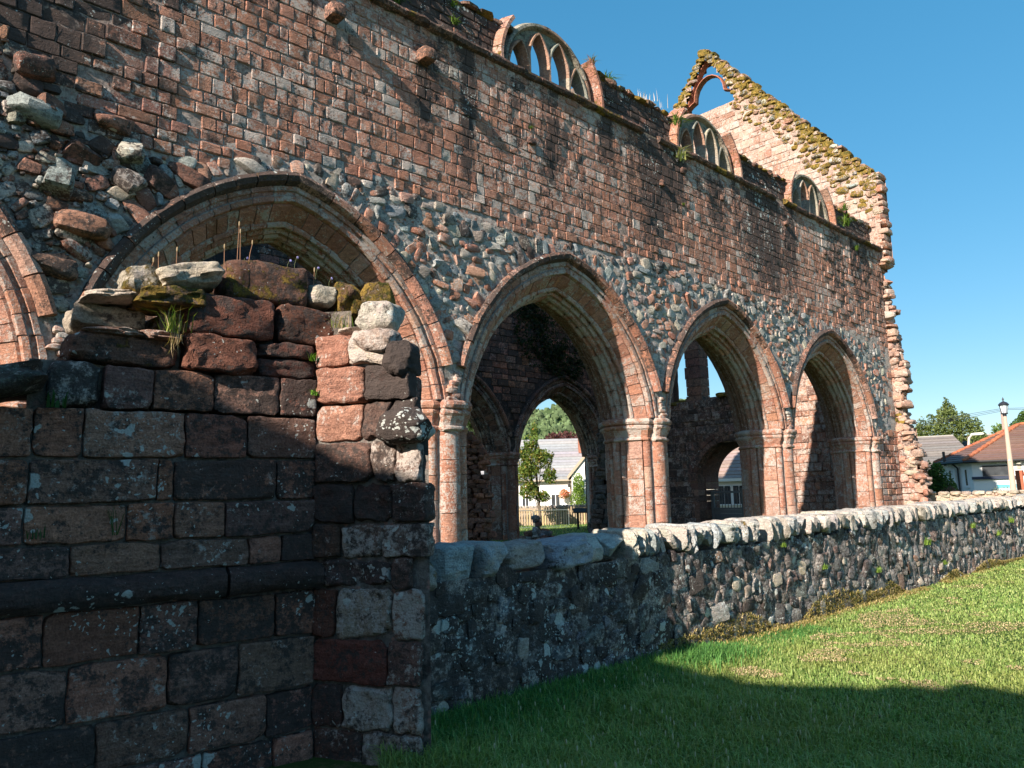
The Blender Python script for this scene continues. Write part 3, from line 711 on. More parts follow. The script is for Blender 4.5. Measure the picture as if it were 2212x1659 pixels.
def tracery(c, wi):
    wn = bpy.data.objects.new('window', None); C.objects.link(wn); wn.parent = nave; wn.matrix_parent_inverse = nave.matrix_world.inverted()
    zs = 9.38; y0 = YC-.04; dep = .28
    ring = lambda r, a0, a1, n=10: [(c+r*math.cos(R(a)), zs+.16+r*math.sin(R(a))*.98) for a in np.linspace(a0, a1, n)]
    for a0, a1 in ((-7, 24), (24.5, 62), (62.5, 98), (98.5, 140), (140.5, 187)):
        obj('frame', bar(ring(1.18, a0, a1), .17, y0, dep, jit(random.choice(TRC), .1), (random.uniform(.3, .5), .3, .55, .25)), ST, wn, True)
    for k, x in enumerate((-.56, 0, .56)):
        h = .62 if k == 1 else .5
        obj('mullion', bar([(c+x, zs-.02), (c+x, zs+h*.5), (c+x, zs+h)], .12, y0, dep, jit(random.choice(TRC), .12), (random.uniform(.1, .4), .25, .45, .08)), ST, wn, True)
    for i, (xa, xb, sp, ap) in enumerate(((-1.12, -.56, .12, .78), (-.56, 0, .50, 1.12), (0, .56, .50, 1.12), (.56, 1.12, .12, .78))):
        m_ = (xa+xb)/2; 
        if i == 0: m_ += .06
        if i == 3: m_ -= .06
        for s, xs in ((1, xa), (-1, xb)):
            sp_ = sp if (i in (1, 2)) or (s == (-1 if i == 0 else 1)) else sp
            pts = []
            for t in np.linspace(0, 1, 7): pts.append((c+xs+(m_-xs)*(1-math.cos(t*R(62)))/(1-math.cos(R(62))), zs+sp_+(ap-sp_)*math.sin(t*R(62))/math.sin(R(62))))
            obj('tracery_bar', bar(pts, .10, y0, dep, jit(random.choice(TRC), .12), (random.uniform(.1, .4), .25, .4, .1)), ST, wn, True)
    LH = ((-1.12, -.56, .12, .78, -.78), (-.56, 0, .50, 1.12, -.28), (0, .56, .50, 1.12, .28), (.56, 1.12, .12, .78, .78))
    def web(U, Z):
        x = U-c; z = Z-zs; K = (np.hypot(x, (z-.16)/.98) < 1.16)
        for xa, xb, sp, ap, m_ in LH:
            t = np.where(x < m_, (x-xa)/(m_-xa), (xb-x)/(xb-m_)); inside = (x > xa) & (x < xb); top_ = sp+(ap-sp)*np.sqrt(np.clip(1-(1-.53*np.clip(t, 0, 1))**2, 0, 1))/.883; K &= ~(inside & (z < top_+.01))
        return K & (z > .15)
    for nm_, yy, frn in (('web', y0+.1, Frame((0, y0+.1, 0), (1, 0, 0), (0, -1, 0))), ('web', y0+.2, Frame((0, y0+.2, 0), (1, 0, 0), (0, -1, 0)))):
        obj(nm_, mortar_sheet(frn, c-1.2, c+1.2, zs, zs+1.4, .03, web, .008, 0, (.26, .28, .23, 1), lambda L: np.tile([.35, .2, 0, .1], (len(L), 1))), ST, wn, True)
    # broken outer arch stones
    def outer(a0, a1, r=1.42, w_=.2):
        obj('jamb_stone', bar(ring(r, a0, a1, 4), w_, y0-.14, .55, pick(RED, .12), (.3, .3, .55, random.choice([.1, .4]))), ST, wn, True)
    for a0, a1 in (((-9, 8), (8.6, 27), (27.5, 40), (140, 156), (156.5, 172), (172.5, 189)) if wi == 1 else ((-9, 10), (10.6, 30), (30.6, 48), (135, 152), (152.6, 171), (171.5, 189))): outer(a0, a1)
    # sill block and remains of the inner wall behind
    for k in range(9):
        x = c-1.3+k*.31; obj('inner_stone', blob((x, D+1.1, 9.45+random.uniform(0, .25)), (.2, .25, random.uniform(.15, .3)), None, 4, T3, .2, pick(DULL, .2), (.7, .1, .5, .3)), ST, wn, True)
for wi, c in enumerate(WINX): tracery(c, wi)

# ------------------------------------------------------------------ WEST FRONT (gable)
XW = 25.8; FW = Frame((XW, 15.33, 0), (0, -1, 0), (-1, 0, 0))       # u = 15.33 - Y
west = thing('west_front', 'ruined gable wall with steep broken mossy slope and a tall arched opening against the sky', 'gable wall', (26.3, 15.33, 0))
SU = [0, 1.16, 1.7, 2.7, 3.8, 5, 5.9, 6.8, 7.1, 8.0, 8.6, 8.95, 11.9]; SY = [8.6, 8.9, 8.72, 8.88, 9.12, 9.06, 9.12, 9.36, 9.24, 9.36, 9.55, 9.2, 9.18]
def slope_top(u): return 19.25-1.215*abs(u)
def g_keep(u, z, pad=0.):
    if z > slope_top(u)-pad or u < -6.3: return False
    if u > 15.33-smooth_int(z, SU, SY)-pad: return False
    # door
    if abs(u) < 1.5 and z < 1.95: return False
    if math.hypot(u, z-1.95) < 1.5: return False
    # big window
    if abs(u) < 2.45 and 5.15 < z < 8.2: return False
    if z >= 8.2 and math.hypot(abs(u)+.6, z-8.2) < 3.05: return False
    # top opening
    if 16.55 < z < 18.8 and abs(u+.02) < 1.28*((18.8-z)/2.2)**.75: return False
    return True
vk = np.vectorize(lambda u, z: g_keep(u, z, .02))
def west_fx(L):
    x = np.zeros((len(L), 4)); e = np.clip(1-(slope_top(0)-1.215*np.abs(L[:, 0])-L[:, 1])/1.6, 0, 1); x[:, 3] = e*.66+.08; x[:, 0] = np.where(L[:, 1] < 7, .45, .05); return x  # low mortar crust also stands in for interior shade
obj('mortar_bed', mortar_sheet(FW, -6.3, 7.0, 0, 19.3, .13, vk, .03, -.02, (.42, .31, .26, 1), west_fx), MO, west, True)
FWb = Frame((XW+.55, 15.33, 0), (0, 1, 0), (1, 0, 0))
obj('outer_face', mortar_sheet(FWb, -7.0, 6.3, 0, 19.3, .2, lambda U, Z: vk(-U, Z), .04, 0, (.3, .2, .16, 1)), MO, west, True)
PINK = [(.42, .27, .21), (.46, .32, .26), (.39, .24, .18), (.48, .36, .30), (.35, .20, .15)]
S = []; z = 0.; 
while z < 19.2:
    h = random.uniform(.16, .33); u = -6.2+random.uniform(0, .2)
    while u < 7.0:
        ub = u+random.choice((random.uniform(.18, .3), random.uniform(.28, .62))); cu, cz = (u+ub)/2, z+h/2
        if g_keep(u+.02, cz, .03) and g_keep(ub-.02, cz, .03) and g_keep(cu, z+h-.02, .03) and g_keep(cu, z+.02, .0):
            low = cz < 6.5
            edge = max(0, 1-(slope_top(cu)+.5*vn1(cu*1.4, cz*1.4, 3, 1, 2)-cz)/2.1)
            stub = cu > 5.9 and cz < 9
            if stub and cz > 3.2 or (stub and cu > 6.1): u = ub; continue
            col = (pick(DULL, .25) if cu < 1.7 else pick(RED[:3]+DULL, .15)) if low else pick(PINK, .1)
            if edge > .3 and random.random() < edge*1.5: u = ub; continue
            pr = random.uniform(-.01, .02) if not low else random.uniform(-.015, .04)
            S.append(ashlar_hi(FW, u+.008, ub-.008, z+.008+.02*vn1(cu*.5, z*2, 1), z+h-.008+.02*vn1(cu*.5, z*2, 1), pr, .018, .06, col, ((random.uniform(.4, .7) if cu < 1.7 else random.uniform(.15, .42)) if low else random.uniform(.15, .33), random.uniform(.34, .56), .3, .14+.5*edge), .014, (0, 0), 4, 3))  # low stones: black crust, in part darkening them for the interior shade
        u = ub
    z += h
emit(S, 'stone', ST, west, 295, True)
cob = []
def in_w(u, z):
    if not g_keep(u, z, .06): return None
    edge = max(0, 1-(slope_top(u)+.4*vn1(u*1.2, z*1.2, 3, 1, 2)-z)/2.0)
    if z > 9 and edge > .2: return -.1
    if z <= 9.2 and u > 5.95: return 0
    return None
for t in darts(-3.2, 6.9, 0, 19.2, in_w, [(.15, .24, .7), (.09, .15, .9), (.05, .09, .9)], [2500, 8000, 8000], 9):
    u, z, rx, rz, a = t; hi = z > 9
    col = pick(PINK+[(.45, .4, .33)], .2) if not hi else pick(PINK+GREY[2:5], .2)
    dep = rx*random.uniform(.4, .75); cob.append(cobble(FW, t, dep, col, (random.uniform(0, .3), random.uniform(.2, .5), .3, (random.uniform(.42, .68) if hi else (.75 if 3.5 < z < 4.2 else .08))), 3., T3 if rx > .1 else T2, .2, sink=dep*.3))
for zz in np.arange(.1, 9.0, .13):        # broken toothed edge of the wall end
    y = smooth_int(zz, SU, SY)+random.uniform(-.10, .16); cob.append(blob((XW+random.uniform(.05, .3), y, zz+random.uniform(-.05, .05)), (random.uniform(.08, .3), random.uniform(.07, .24), random.choice((.045, .07, .1, .13))), rotz(random.uniform(-.6, .6)), random.uniform(3, 6), T3, .26, pick(PINK+RED[:2], .15), (.1, .35, .3, .08)))
    cob.append(blob((XW+random.uniform(.3, .5), y+.05, zz), (.25, .2, .09), None, 4, T2, .2, pick(PINK, .15), (.1, .35, .3, .05)))
for zz in np.arange(9.0, 12.0, .24):
    cob.append(blob((XW+.28, 9.26+random.uniform(-.08, .06), zz), (.3, .17, random.uniform(.09, .13)), None, 7, T3, .13, pick(RED+PINK, .12), (.05, .4, .3, .05)))
emit(cob, 'rubble_stone', ST, west, 295, True, 'rubble')
S = []                            # stepped stones along both slopes
for sgn in (-1, 1):
    u = .05
    while u < 6.0:
        st = random.uniform(.16, .26); zt = slope_top(u)
        if not (sgn < 0 and u > 6): S.append(blob((XW+.26, 15.33-sgn*u, zt-.06+random.uniform(-.05, .05)), (.30, random.uniform(.13, .2), random.uniform(.06, .12)), None, 5, T3, .16, pick(PINK+GREY[2:3], .2), (.15, .3, .3, random.uniform(.4, .75))))
        u += st
emit(S, 'slope_stone', ST, west, 60, True)
# tracery of the top opening, reddish
def wbar(pts, w_=.12): 
    P = [(15.33-u, z) for u, z in pts]
    g = bar(P, w_, 0, .3, (.42, .17, .11, 1), (0, .2, .1, 0)); g.V = g.V[:, [1, 0, 2]]+np.array([XW+.14, 0, 0]); g.F = [tuple(f)[::-1] for f in g.F]; return g
top = bpy.data.objects.new('window', None); C.objects.link(top); top.parent = west; top.matrix_parent_inverse = west.matrix_world.inverted()
for sd in (-1, 1):
    obj('tracery_bar', wbar([(sd*(.02+1.26*t**.75), 18.8-2.2*t) for t in np.linspace(0, 1, 8)], .11), ST, top, True)
    obj('tracery_bar', wbar([(sd*.68*math.sin(t*math.pi/2), 18.12-.85*(1-math.cos(t*math.pi/2))) for t in np.linspace(0, 1, 6)]+[(sd*.86, 17.2), (sd*1.02, 17.1)], .09), ST, top, True)
# mullion piers in the great window and its mossy sill
for sd in (-1, 1):
    z = 5.0
    while z < 10.2:
        h = random.uniform(.3, .5)
        obj('mullion_stone', box(XW+.1, XW+.7, 15.33-sd*1.5-.36, 15.33-sd*1.5+.32+random.uniform(-.03, .03), z+.01, z+h-.01, pick(DULL+RED[:1], .15), fx=(.45, .2, .3, 0)), ST, west); z += h
S = []
for k in range(34):
    y = 15.33+random.uniform(-2.9, 2.9); S.append(blob((XW+random.uniform(0, .9), y, 5.12+random.uniform(-.22, .08)), (.25, .28, .09), None, 4, T3, .2, pick(DULL, .2), (.5, .1, .3, .75)))
emit(S, 'sill_stone', ST, west, 40, True)
# round arched doorway
door = bpy.data.objects.new('doorway', None); C.objects.link(door); door.parent = west; door.matrix_parent_inverse = west.matrix_world.inverted()
for ri, (rr, wd, off) in enumerate(((1.58, .2, -.05), (1.80, .2, -.03))):
    a = 0
    while a < 179:
        a1 = min(180, a+random.uniform(9, 14)); V = []
        for aa in (a+.5, (a+a1)/2, a1-.5):
            for r_, x in ((rr-wd/2, .35), (rr-wd/2, off+.03), (rr-wd/2+.03, off), (rr+wd/2, off)): V.append((XW+x, 15.33+r_*math.cos(R(aa)), 1.95+r_*math.sin(R(aa))))
        Fs = [(i*4+j, i*4+j+1, i*4+j+5, i*4+j+4)[::-1] for i in range(2) for j in range(3)]+[(0, 1, 2, 3), (11, 10, 9, 8)]
        obj('arch_stone', Geo(V, Fs, pick(DULL, .2), (.5, .2, .3, 0)), ST, door, False); a = a1
V = []; n = 25; Fs = []           # passage lining
for i, aa in enumerate(np.linspace(0, 180, n)):
    for x in (.05, 1.5): V.append((XW+x, 15.33+1.5*math.cos(R(aa)), 1.95+1.5*math.sin(R(aa))*(1 if x < 1 else .93)))
for i in range(n-1): Fs.append((i*2, i*2+1, i*2+3, i*2+2)[::-1])
obj('passage_vault', Geo(V, Fs, (.2, .1, .075, 1), (.4, .2, .2, 0)), ST, door)
S = []
for sd in (-1, 1):
    z = 0.
    while z < 1.95:
        h = random.uniform(.2, .33)
        for x0 in (0.0, .5, 1.0): S.append(box(XW+x0+.006, XW+x0+.49, 15.33+sd*1.5-(.02 if sd > 0 else .3), 15.33+sd*1.5+(.3 if sd > 0 else .02), z+.006, z+h-.006, pick(DULL, .2), fx=(.3, .2, .2, 0)))
        z += h
emit(S, 'jamb_stone', ST, door, 60, False)
gate = thing('wooden_gate', 'weathered grey double gate with iron bars on top in the arched doorway', 'gate', (XW+.9, 15.33, 0))
for sd in (-1, 1):
    leaf = bpy.data.objects.new('gate_leaf', None); C.objects.link(leaf); leaf.parent = gate; leaf.matrix_parent_inverse = gate.matrix_world.inverted()
    ya, yb = (15.33+.02, 15.33+1.46) if sd > 0 else (15.33-1.46, 15.33-.02); gc = (.16, .17, .165, 1)
    for yy in (ya, yb-.12): obj('stile', box(XW+.82, XW+.92, yy, yy+.12, .1, 1.68 if abs(yy-15.3) < .3 else 1.6, jit(gc)), WOOD, leaf)
    for k in range(5): obj('board', box(XW+.85, XW+.89, ya+.12, yb-.12, .12+k*.15, .265+k*.15, jit(gc)), WOOD, leaf)
    obj('rail', box(XW+.83, XW+.91, ya+.12, yb-.12, .87, .95, jit(gc)), WOOD, leaf); obj('rail', box(XW+.83, XW+.91, ya+.12, yb-.12, 1.5, 1.58, jit(gc)), WOOD, leaf)
    for k in range(9): obj('iron_bar', tube([(XW+.87, ya+.2+k*(yb-ya-.4)/8, .9), (XW+.87, ya+.2+k*(yb-ya-.4)/8, 1.72)], .014, 5, (.03, .03, .03, 1)), METAL, leaf)

# ------------------------------------------------------------------ NORTH ARCADE
YN = 19.56; FNN = Frame((0, YN, 0), (1, 0, 0), (0, -1, 0))
north = thing('north_arcade', 'shaded inner arcade wall of dark sandstone seen through the near arches', 'abbey wall', (15, 20.4, 0))
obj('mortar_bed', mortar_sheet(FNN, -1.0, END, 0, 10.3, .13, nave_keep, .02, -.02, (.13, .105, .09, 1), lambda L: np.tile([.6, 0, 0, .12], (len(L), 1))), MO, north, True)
FNB = Frame((0, YN+T, 0), (-1, 0, 0), (0, 1, 0))
obj('outer_face', mortar_sheet(FNB, -END, 1.0, 0, 10.3, .2, lambda U, Z: nave_keep(-U, Z), .03, 0, (.16, .12, .10, 1)), MO, north, True)
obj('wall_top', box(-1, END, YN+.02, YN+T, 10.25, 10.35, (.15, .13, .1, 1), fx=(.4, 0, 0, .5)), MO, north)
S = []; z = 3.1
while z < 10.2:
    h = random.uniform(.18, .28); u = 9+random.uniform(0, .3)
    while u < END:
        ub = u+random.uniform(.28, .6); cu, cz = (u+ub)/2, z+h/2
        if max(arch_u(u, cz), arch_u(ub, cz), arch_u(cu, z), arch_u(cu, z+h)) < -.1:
            S.append(ashlar(FNN, u+.008, min(ub, END)-.008, z+.008, z+h-.008, random.uniform(-.01, .03), .018, .06, pick(DULL+RED[:1], .3), (random.uniform(.35, .75), random.uniform(.1, .35), .35, .15 if cu < 19.5 else .3)))  # black crust, partly raised to deepen the inner shade
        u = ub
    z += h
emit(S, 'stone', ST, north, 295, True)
for c in ACX[2:]+[ACX[1]]:
    arch = bpy.data.objects.new('arch', None); C.objects.link(arch); arch.parent = north; arch.matrix_parent_inverse = north.matrix_world.inverted()
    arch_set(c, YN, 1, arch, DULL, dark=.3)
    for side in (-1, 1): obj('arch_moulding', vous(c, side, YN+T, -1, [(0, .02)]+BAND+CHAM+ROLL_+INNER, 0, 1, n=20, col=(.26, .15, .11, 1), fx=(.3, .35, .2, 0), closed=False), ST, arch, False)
for i in range(1, 5):
    c = A1-BAY/2+BAY*i
    pr_ = bpy.data.objects.new('pier', None); C.objects.link(pr_); pr_.parent = north; pr_.matrix_parent_inverse = north.matrix_world.inverted()
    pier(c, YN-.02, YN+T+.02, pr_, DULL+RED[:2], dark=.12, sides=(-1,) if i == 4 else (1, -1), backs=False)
# ivy-like growth on its shaded face
def leaves(spots, n, size, pal, seed=0, flat=None, jitter=.25):
    """n small leaf quads spread over ellipsoid spots [(c, rad)], mostly near their surface"""
    rn = np.random.default_rng(seed); vol = np.array([r[0]*r[1]*r[2] for c, r in spots])**.7; w_ = vol/vol.sum(); idx = rn.choice(len(spots), n, p=w_)
    Cc = np.array([c for c, r in spots])[idx]; Rr = np.array([r for c, r in spots])[idx]
    d = rn.normal(size=(n, 3)); d /= np.linalg.norm(d, axis=1)[:, None]; rad = rn.uniform(0, 1, n)**.35
    P = Cc+d*Rr*rad[:, None]; P += vn3(P, 1.5/np.mean(Rr), 2)*Rr*jitter
    a = rn.normal(size=(n, 3)); a /= np.linalg.norm(a, axis=1)[:, None]; b_ = np.cross(a, rn.normal(size=(n, 3))); b_ /= np.linalg.norm(b_, axis=1)[:, None]
    s = size*rn.uniform(.6, 1.4, n)[:, None]
    if flat is not None: a = a*(1-np.array(flat)*.8)
    V = np.stack([P-a*s, P+b_*s*.5, P+a*s, P-b_*s*.5], 1).reshape(-1, 3)
    pal = np.array(pal); k = vn(P, 1.2/np.mean(Rr)*2, 2)*.5+.5+rn.normal(0, .2, n); k = np.clip(k, 0, .999)*(len(pal)-1); lo = k.astype(int); f = (k-lo)[:, None]
    col = pal[lo]*(1-f)+pal[np.minimum(lo+1, len(pal)-1)]*f; col = col*rn.uniform(.75, 1.3, n)[:, None]
    col = np.concatenate([col, np.ones((n, 1))], 1)
    g = Geo(V, [], np.repeat(col, 4, 0)); g.F = np.arange(4*n).reshape(-1, 4); return g
GRN = [(.035, .06, .014), (.06, .10, .022), (.10, .15, .03)]
iv = leaves([((20.2, YN-.12, 7.3), (1.5, .16, 1.1)), ((21.5, YN-.12, 6.4), (1.1, .14, .6)), ((19.6, YN-.1, 8.5), (1.2, .12, .7)), ((22.8, YN-.1, 7.6), (1., .12, .9))], 4200, .06, [(.015, .028, .012), (.03, .05, .018)], 3)
tag(obj('climbing_growth', iv, LEAF), 'dark green climbing growth on the shaded inner wall above its arch', 'ivy')

# ------------------------------------------------------------------ broken inner stubs
def stub(name, label, cx, cy, prof, pal, fx, th=.9, ang=0.):
    t = thing(name, label, 'ruined wall', (cx, cy, 0)); S = []; A = rotz(ang)
    z = 0
    while z < prof[-1][0]:
        h = random.uniform(.10, .17); w_ = smooth_int(z, [p[0] for p in prof], [p[1] for p in prof]); off = smooth_int(z, [p[0] for p in prof], [p[2] for p in prof])
        x = -w_/2
        while x < w_/2:
            l = random.uniform(.14, .34)
            for k in range(3):
                S.append(blob(np.array([x+l/2+off+random.uniform(-.04, .04), -th/2+th*k/2+random.uniform(-.06, .06), z+h/2])@A+[cx, cy, 0], (l/2*1.06, th/4, h/2*1.22), A@rotz(random.uniform(-.12, .12)), 6, T3, .14, pick(pal, .2), fx))
            x += l
        z += h
    emit(S, 'stone', ST, t, 200, True)
    return t
stub('ruined_stub', 'jagged stack of dark red masonry standing left of the inner pier', 15.6, 18.25, [(0, 1.0, 0), (.8, .85, 0), (1.6, .9, 0), (2.4, .7, -.1), (2.9, .75, -.1), (3.5, .4, -.2)], DULL+RED[:2], (.35, .1, .2, .05), .7, R(-43))
stub('ruined_stub', 'jagged grey rubble stub behind the left side of the third arch pier', 18.75, 15.1, [(0, 1.85, 0), (.8, 1.65, 0), (1.5, 1.4, 0), (2.3, 1.15, 0), (2.4, 1.05, 0), (3.6, .95, 0)], [(.16, .15, .14), (.2, .14, .12), (.13, .13, .13)], (.4, .2, .3, .05), .7, R(-43))
# heap of stones on the nave floor
hp = thing('stone_heap', 'small heap of loose stones on the grass inside the nave', 'stone pile', (18.4, 18.3, .1)); S = []
for k in range(60):
    r_ = random.uniform(0, .55)**1; a = random.uniform(0, 6.28); S.append(blob((18.4+r_*math.cos(a), 18.3+r_*math.sin(a), .12+max(0, .75-r_*1.2)*random.random()), (.14, .11, .09), rotz(a), 3, T2, .2, pick(GREY+DULL+PINK, .2), (.2, .2, .2, .2)))
emit(S, 'stone', ST, hp, 60, True)

# ------------------------------------------------------------------ BOUNDARY WALL
YB = 4.45
bw = thing('boundary_wall', 'long low churchyard wall of dark grey rubble with rounded coping stones', 'stone wall', (20, 4.7, 0))
FBW = Frame((0, YB, 0), (1, 0, 0), (0, -1, 0))
def bt(x): return .98+.004*(x-4)+.006*x*.3
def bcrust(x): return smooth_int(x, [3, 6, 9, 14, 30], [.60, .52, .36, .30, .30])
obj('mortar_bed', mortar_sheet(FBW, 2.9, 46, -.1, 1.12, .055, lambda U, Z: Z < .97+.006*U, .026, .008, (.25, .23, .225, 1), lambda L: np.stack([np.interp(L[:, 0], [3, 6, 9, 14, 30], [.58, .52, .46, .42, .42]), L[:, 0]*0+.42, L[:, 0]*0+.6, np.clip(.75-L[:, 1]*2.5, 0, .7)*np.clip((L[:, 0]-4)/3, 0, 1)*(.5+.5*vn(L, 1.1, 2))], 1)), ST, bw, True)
obj('wall_core', Geo([(2.9, YB+.06, -.2), (46, YB+.06, -.2), (46, YB+.5, -.2), (2.9, YB+.5, -.2), (2.9, YB+.06, .96), (46, YB+.06, 1.22), (46, YB+.5, 1.22), (2.9, YB+.5, .96)], [(0, 3, 2, 1), (4, 5, 6, 7), (0, 1, 5, 4), (2, 3, 7, 6), (0, 4, 7, 3), (1, 2, 6, 5)], (.25, .24, .23, 1), (.4, 0, 0, 0)), MO, bw)
cob = []
def in_b(u, z): return 0. if z < .95+.006*u else None
L_ = darts(3.0, 12.0, -.05, 1.05, in_b, [(.09, .14, .95), (.06, .10, .95), (.035, .06, .95), (.02, .033, .9)], [400, 5000, 9000, 12000], 21)+darts(12.0, 30.0, 0, 1.16, in_b, [(.09, .15, .8), (.06, .09, .95), (.035, .055, .95)], [600, 6500, 8000], 22)+darts(30.0, 46.0, 0, 1.25, in_b, [(.1, .17, .8), (.06, .09, .95)], [800, 4000], 23)
DK = [(.19, .20, .215), (.15, .155, .165), (.17, .18, .19), (.20, .20, .20), (.22, .205, .185), (.16, .175, .19), (.20, .15, .135), (.13, .13, .14)]
for t in L_:
    u, z, rx, rz, a = t; dep = min(.034, rx*.4)*random.uniform(.5, 1.25)
    light = random.random() < .07
    mossy = max(0, .62-z*2.2)*(1 if 5.8 < u < 30 else 0)*(.6+.6*vn1(u*.7, 2, 0, 1, 2)+.3)
    cr = bcrust(u)+random.uniform(-.12, .16)
    col = pick(GREY, .15) if light else pick(DK, .25)
    if u > 7: col = (col[0]*1.3, col[1]*1.2, col[2]*1.1, 1); cr += .08  # past the ruin's shadow the stone colour is lightened and warmed as sunlit
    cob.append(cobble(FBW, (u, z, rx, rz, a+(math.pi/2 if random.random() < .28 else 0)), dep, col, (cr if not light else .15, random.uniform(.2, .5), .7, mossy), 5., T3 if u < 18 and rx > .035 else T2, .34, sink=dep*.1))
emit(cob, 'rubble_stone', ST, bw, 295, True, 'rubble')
S = []; u = 3.0
while u < 46:
    wd = random.uniform(.27, .42) if u < 5.6 else random.uniform(.09, .19)
    hh = random.uniform(.095, .15); zt = 1.0+.006*u; wd *= random.choice((.75, 1., 1.25))
    col = pick([(.42, .45, .46), (.36, .40, .42), (.44, .43, .40), (.50, .48, .43)] if random.random() < .6 and u < 7 else [(.38, .39, .38), (.33, .35, .36), (.42, .39, .35), (.46, .43, .38)], .2)
    S.append(blob((u+wd/2, YB+.21+random.uniform(-.03, .04), zt+.13-hh*.25), (wd/2*(.95 if u < 8 else 1.0), .27+random.uniform(-.05, .03), hh), np.array([[1, 0, random.uniform(-.12, .2)], [0, 1, 0], [0, 0, 1]]), random.uniform(4.5, 8), (T9 if u < 8 else T5) if u < 16 else T3, .13, col, (random.uniform(.08, .3), random.uniform(.25, .5), .5, random.choice([.05, .1, .36])), 2.2))
    u += wd*.97
emit(S, 'coping_stone', ST, bw, 295, True)

# ------------------------------------------------------------------ NEAR RUIN
ruin = thing('ruined_wall_end', 'broken end of dark lichen-spotted sandstone wall with mossy jagged top, close in front', 'ruined wall', (2, 4.8, 0))
Cc = np.array([2.58, 4.59]); d1 = np.array([math.cos(R(173)), math.sin(R(173))]); d2 = np.array([math.cos(R(-61)), math.sin(R(-61))])
FR1 = Frame((Cc[0], Cc[1], 0), (-d1[0], -d1[1], 0), (-math.sin(R(7)), -math.cos(R(7)), 0))       # u = -s
FR2 = Frame((Cc[0], Cc[1], 0), (d2[0], d2[1], 0), (d2[1], -d2[0], 0))
def hiblock(fr, ua, ub, za, zb, proud, dep, col, fx, k=9, amp=.035, ts=T9, skew=0.):
    """large weathered block, full depth, finely subdivided and eroded"""
    V, Fs = shell(ts); V = V/((np.abs(V)**k).sum(1)**(1/k))[:, None]
    for _ in range(random.randint(1, 4) if k > 6 else 4):
        p = np.array([random.choice((-1, 1))*random.uniform(.3, 1), random.choice((-1, 1))*random.uniform(.3, 1), random.uniform(.1, 1.)]); p /= np.linalg.norm(p); e = V@p
        V = V-np.outer(np.maximum(0, e-random.uniform(.91, .985)*e.max()), p)
    L = np.stack([V[:, 0]*(ub-ua)/2+(ua+ub)/2, V[:, 1]*(zb-za)/2+(za+zb)/2, V[:, 2]*dep/2+proud-dep/2], 1)
    L[:, 1] += skew*(L[:, 0]-(ua+ub)/2)
    W = fr.w(L); W = W+vn3(W, 5, 3)*amp*.8+vn3(W, 17, 3)*amp*.6+vn3(W, 40, 2)*.005
    return Geo(W, Fs, col, fx)
XS = [0, 130, 330, 405, 500, 680]; SS = [1.73, 1.5, 1.01, .84, .58, .0]
def sx(x): return smooth_int(x, XS, SS)
rowsL = [ # z0, z1, edges (disp px) , proud
 (2.15, 2.40, [325, 470, 602, 682], 0), (1.87, 2.14, [72, 188, 410, 540, 682], 0), (1.62, 1.86, [70, 350, 388, 600, 682], 0), (1.40, 1.61, [65, 286, 394, 501, 684], 0),
 (1.225, 1.39, [175, 362, 547, 610, 682], 0), (.77, 1.04, [132, 323, 450, 600, 682], 0), (.46, .755, [181, 393, 532, 682], 0), (.19, .445, [244, 440, 587, 682], 0), (-.12, .175, [120, 300, 470, 600, 682], 0)]
RB = [(.36, .17, .12), (.30, .145, .11), (.40, .19, .13), (.28, .15, .12), (.35, .20, .155), (.24, .14, .115)]
S = []
for (za, zb, ed, pr) in rowsL:
    sl = [sx(x) for x in ed]
    s0 = 1.75; edges = [3.6, 3.0, 2.45, 1.98+random.uniform(-.1, .1)]+([sl[0]] if sl[0] < 1.9 else [])+sl[1:]
    if za > 2.1: edges = [1.27, 1.01]+sl[1:]
    dz = .015
    for a, b_ in zip(edges[:-1], edges[1:]):
        fxv = (random.choice((.32, .4, .48, .55, .7)), random.uniform(.1, .36), random.uniform(.42, .74), .1)
        S.append(hiblock(FR1, -a+.004, -b_-.004, za+.003, zb-.003, .018+random.uniform(-.012, .012), .34, pick(RB, .2), fxv, k=random.uniform(24, 44), amp=.013, skew=random.uniform(-.012, .012)))
# roll moulding in two lengths
for a, b_ in ((3.2, 1.75), (1.74, .57), (.56, -.03)):
    n = 16; pts = [(-.0, 1.05), (.05, 1.055), (.085, 1.09), (.095, 1.135), (.08, 1.18), (.045, 1.205), (.02, 1.215), (-.05, 1.22)]; V = []
    for i in range(n):
        u = -a+.004+(a-b_-.008)*i/(n-1)
        for p, zz in pts: V.append((u, zz, p))
    W = FR1.w(np.array(V)); W += vn3(W, 6, 3)*.018; m = len(pts)
    S.append(Geo(W, [(i*m+j, (i+1)*m+j, (i+1)*m+j+1, i*m+j+1) for i in range(n-1) for j in range(m-1)]+[tuple(range(m)), tuple((n-1)*m+j for j in range(m))[::-1]], (.10, .068, .062, 1), (.45, .12, .5, .1)))
